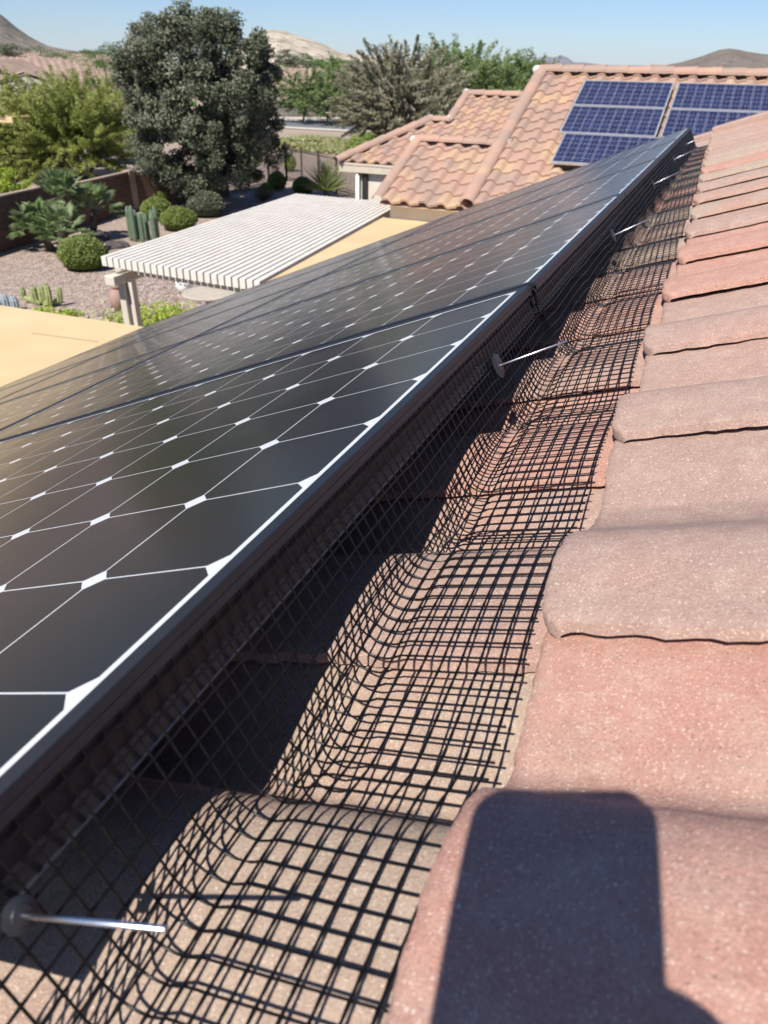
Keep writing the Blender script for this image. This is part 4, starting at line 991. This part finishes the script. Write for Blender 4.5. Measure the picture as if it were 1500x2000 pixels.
# person: one skinned body, arm stretched out to the phone
M['skin'] = simple('skin', (.42, .25, .17), (.47, .29, .20), 20, .55, .1, .0006, 300)
M['shirt'] = simple('grey_shirt', (.22, .24, .27), (.28, .30, .33), 30, .9, .3, .002, 200)
M['jeans'] = simple('blue_jeans', (.06, .09, .16), (.09, .12, .20), 30, .9, .3, .002, 200)
M['cap'] = simple('tan_cap', (.34, .28, .20), (.40, .33, .24), 30, .9, .3, .002, 200)
def skinned(name, nodes, edges, mats, parent, root=0, sub=2):
    me = bpy.data.meshes.new(name); V = [n_[0] for n_ in nodes]
    Mi = np.array(parent.matrix_world.inverted()) if parent else np.eye(4)
    V = (np.array(V) @ Mi[:3, :3].T + Mi[:3, 3]).tolist()
    me.from_pydata(V, edges, []); o = bpy.data.objects.new(name, me); COL.objects.link(o)
    if parent: o.parent = parent
    sk = o.modifiers.new('skin', 'SKIN'); sk.use_smooth_shade = True
    for i, n_ in enumerate(nodes):
        d_ = me.skin_vertices[0].data[i]; r_ = n_[1]; d_.radius = (r_, r_) if np.isscalar(r_) else r_; d_.use_root = (i == root)
    o.modifiers.new('sub', 'SUBSURF').levels = sub; o.modifiers['sub'].render_levels = sub
    me.materials.append(mats); return o
def rp(x, s, h): return L3(x, s, h)          # roof coordinates, h negative = above the array plane
per = empty('person', rp(-1.75, -1.0, .1), 'person in grey shirt and jeans kneeling on the roof, arm out with the phone', 'person')
bpy.context.view_layer.update()
UPW = np.array([0, 0, 1.0])
hipb = rp(-1.72, -1.02, .08)+UPW*.30
sho = hipb+np.array([.12, .02, .50]); neck = sho+np.array([.02, 0, .08]); head = neck+np.array([.05, .02, .12])
shR = sho+np.array([.05, .20, -.02]); shL = sho+np.array([-.02, -.20, -.02])
wr_ = cp(.096, -.100, .032); el = (shR+wr_)/2+np.array([-.05, -.02, -.10])
elL = shL+np.array([.12, -.05, -.27]); wL = elL+np.array([.22, .05, -.12])
kn1 = rp(-1.35, -.88, .10)+UPW*.07; kn2 = rp(-1.36, -1.18, .10)+UPW*.07
ft1 = rp(-1.80, -.90, .10)+UPW*.05; ft2 = rp(-1.80, -1.18, .10)+UPW*.05
hp1 = hipb+np.array([0, .09, -.03]); hp2 = hipb+np.array([0, -.09, -.03])
palm = cp(.038, -.081, .022)
nodes = [(hipb, .09), (hipb+(sho-hipb)*.5, .09), (sho, .085), (neck, .055), (head-[.0, 0, .03], .075), (head+[0, 0, .05], .085),
         (shR, .042), (el, .036), (wr_, (.026, .020)), (palm, (.030, .016)), (shL, .042), (elL, .038), (wL, .027), (wL+[.07, .01, -.03], .03),
         (hp1, .065), (kn1, .045), (ft1, .038), (hp2, .065), (kn2, .045), (ft2, .04), (ft1-[.12, 0, .0], .03), (ft2-[.12, 0, 0], .03)]
edges = [(0, 1), (1, 2), (2, 3), (3, 4), (4, 5), (2, 6), (6, 7), (7, 8), (8, 9), (2, 10), (10, 11), (11, 12), (12, 13), (0, 14), (14, 15), (15, 16), (0, 17), (17, 18), (18, 19), (16, 20), (19, 21)]
body = skinned('body', nodes, edges, M['skin'], per)
# fingers wrap round the far edge of the phone, thumb lies along its near side
for k, (u_, reach, r_) in enumerate(((-.068, .050, .0082), (-.086, .054, .0084), (-.104, .050, .0080), (-.120, .042, .0070))):
    ns = [(cp(.030, u_-.004, .020), r_*1.1), (cp(.025, u_, .004), r_*1.05), (cp(.015, u_+.002, -.0048), r_), (cp(.015-reach*.6, u_+.004, -.0065), r_*.92), (cp(.015-reach, u_+.003, -.0055), r_*.8)]
    skinned('finger', ns, [(0, 1), (1, 2), (2, 3), (3, 4)], M['skin'], per, sub=1)
skinned('thumb', [(cp(.036, -.088, .026), .012), (cp(.027, -.082, .025), .0105), (cp(.014, -.078, .0225), .0095), (cp(.002, -.070, .0215), .008)], [(0, 1), (1, 2), (2, 3)], M['skin'], per, sub=1)
sn = [(hipb+[0, 0, -.02], .142), (hipb+(sho-hipb)*.5, .138), (sho, .133), (shR, .066), (shR+(el-shR)*.7, .056), (shL, .066), (shL+(elL-shL)*.7, .058)]
skinned('shirt', sn, [(0, 1), (1, 2), (2, 3), (3, 4), (2, 5), (5, 6)], M['shirt'], per)
jn = [(hipb+[0, 0, -.03], .15), (hp1, .10), (kn1, .072), (ft1+(kn1-ft1)*.15, .055), (hp2, .10), (kn2, .072), (ft2+(kn2-ft2)*.15, .055)]
skinned('jeans', jn, [(0, 1), (1, 2), (2, 3), (0, 4), (4, 5), (5, 6)], M['jeans'], per)
g = MB(); g.lathe(head+[0, 0, .05], [(.100, -.01), (.102, .03), (.085, .08), (.04, .105), (.004, .11)], 22); g.build('cap', M['cap'], per, smooth=True)
g = MB(); g.lathe(head+[.09, 0, .045], [(.01, 0), (.075, -.004), (.08, .002), (.01, .012)], 20); g.build('cap_brim', M['cap'], per)
for sy in (-.03, .03):
    g = MB(); g.lathe(head+[.078, sy, .035], [(.002, -.011), (.008, -.008), (.011, 0), (.008, .008), (.002, .011)], 12); g.build('eye', M['glaze'], per, smooth=True)
g = MB(); g.add([head+[.085, -.012, .0], head+[.085, .012, 0], head+[.115, 0, .0], head+[.082, 0, .045]], [[0, 1, 2], [0, 2, 3], [2, 1, 3]]); g.build('nose', M['skin'], per)
g = MB(); g.box(head+[.078, 0, -.035], (.012, .045, .008)); g.build('mouth', M['clay'], per)
for f_ in (ft1, ft2):
    g = MB(); g.tube([f_+[.06, 0, .02], f_+[-.02, 0, -.01], f_+[-.14, 0, -.02], f_+[-.2, 0, -.0]], [.05, .055, .05, .03], 10); g.build('shoe', M['phone'], per, smooth=True)

# thin desert haze that fades the far hills
hz = MB(); hz.box((9000, 9000, 170), (30000, 30000, 2*(170-ZG)+3))
m = NT('haze_air'); m.t.nodes.remove(m.b); vol = m.n('ShaderNodeVolumePrincipled'); vol.inputs['Color'].default_value = (.80, .88, 1.0, 1); vol.inputs['Density'].default_value = 1.8e-5; vol.inputs['Anisotropy'].default_value = .2
m.l(vol.outputs[0], m.t.nodes['Material Output'].inputs['Volume'])
tag(hz.build('haze', m.mat), 'thin bluish haze over the far hills', 'haze', kind='stuff')
S.cycles.volume_bounces = 1
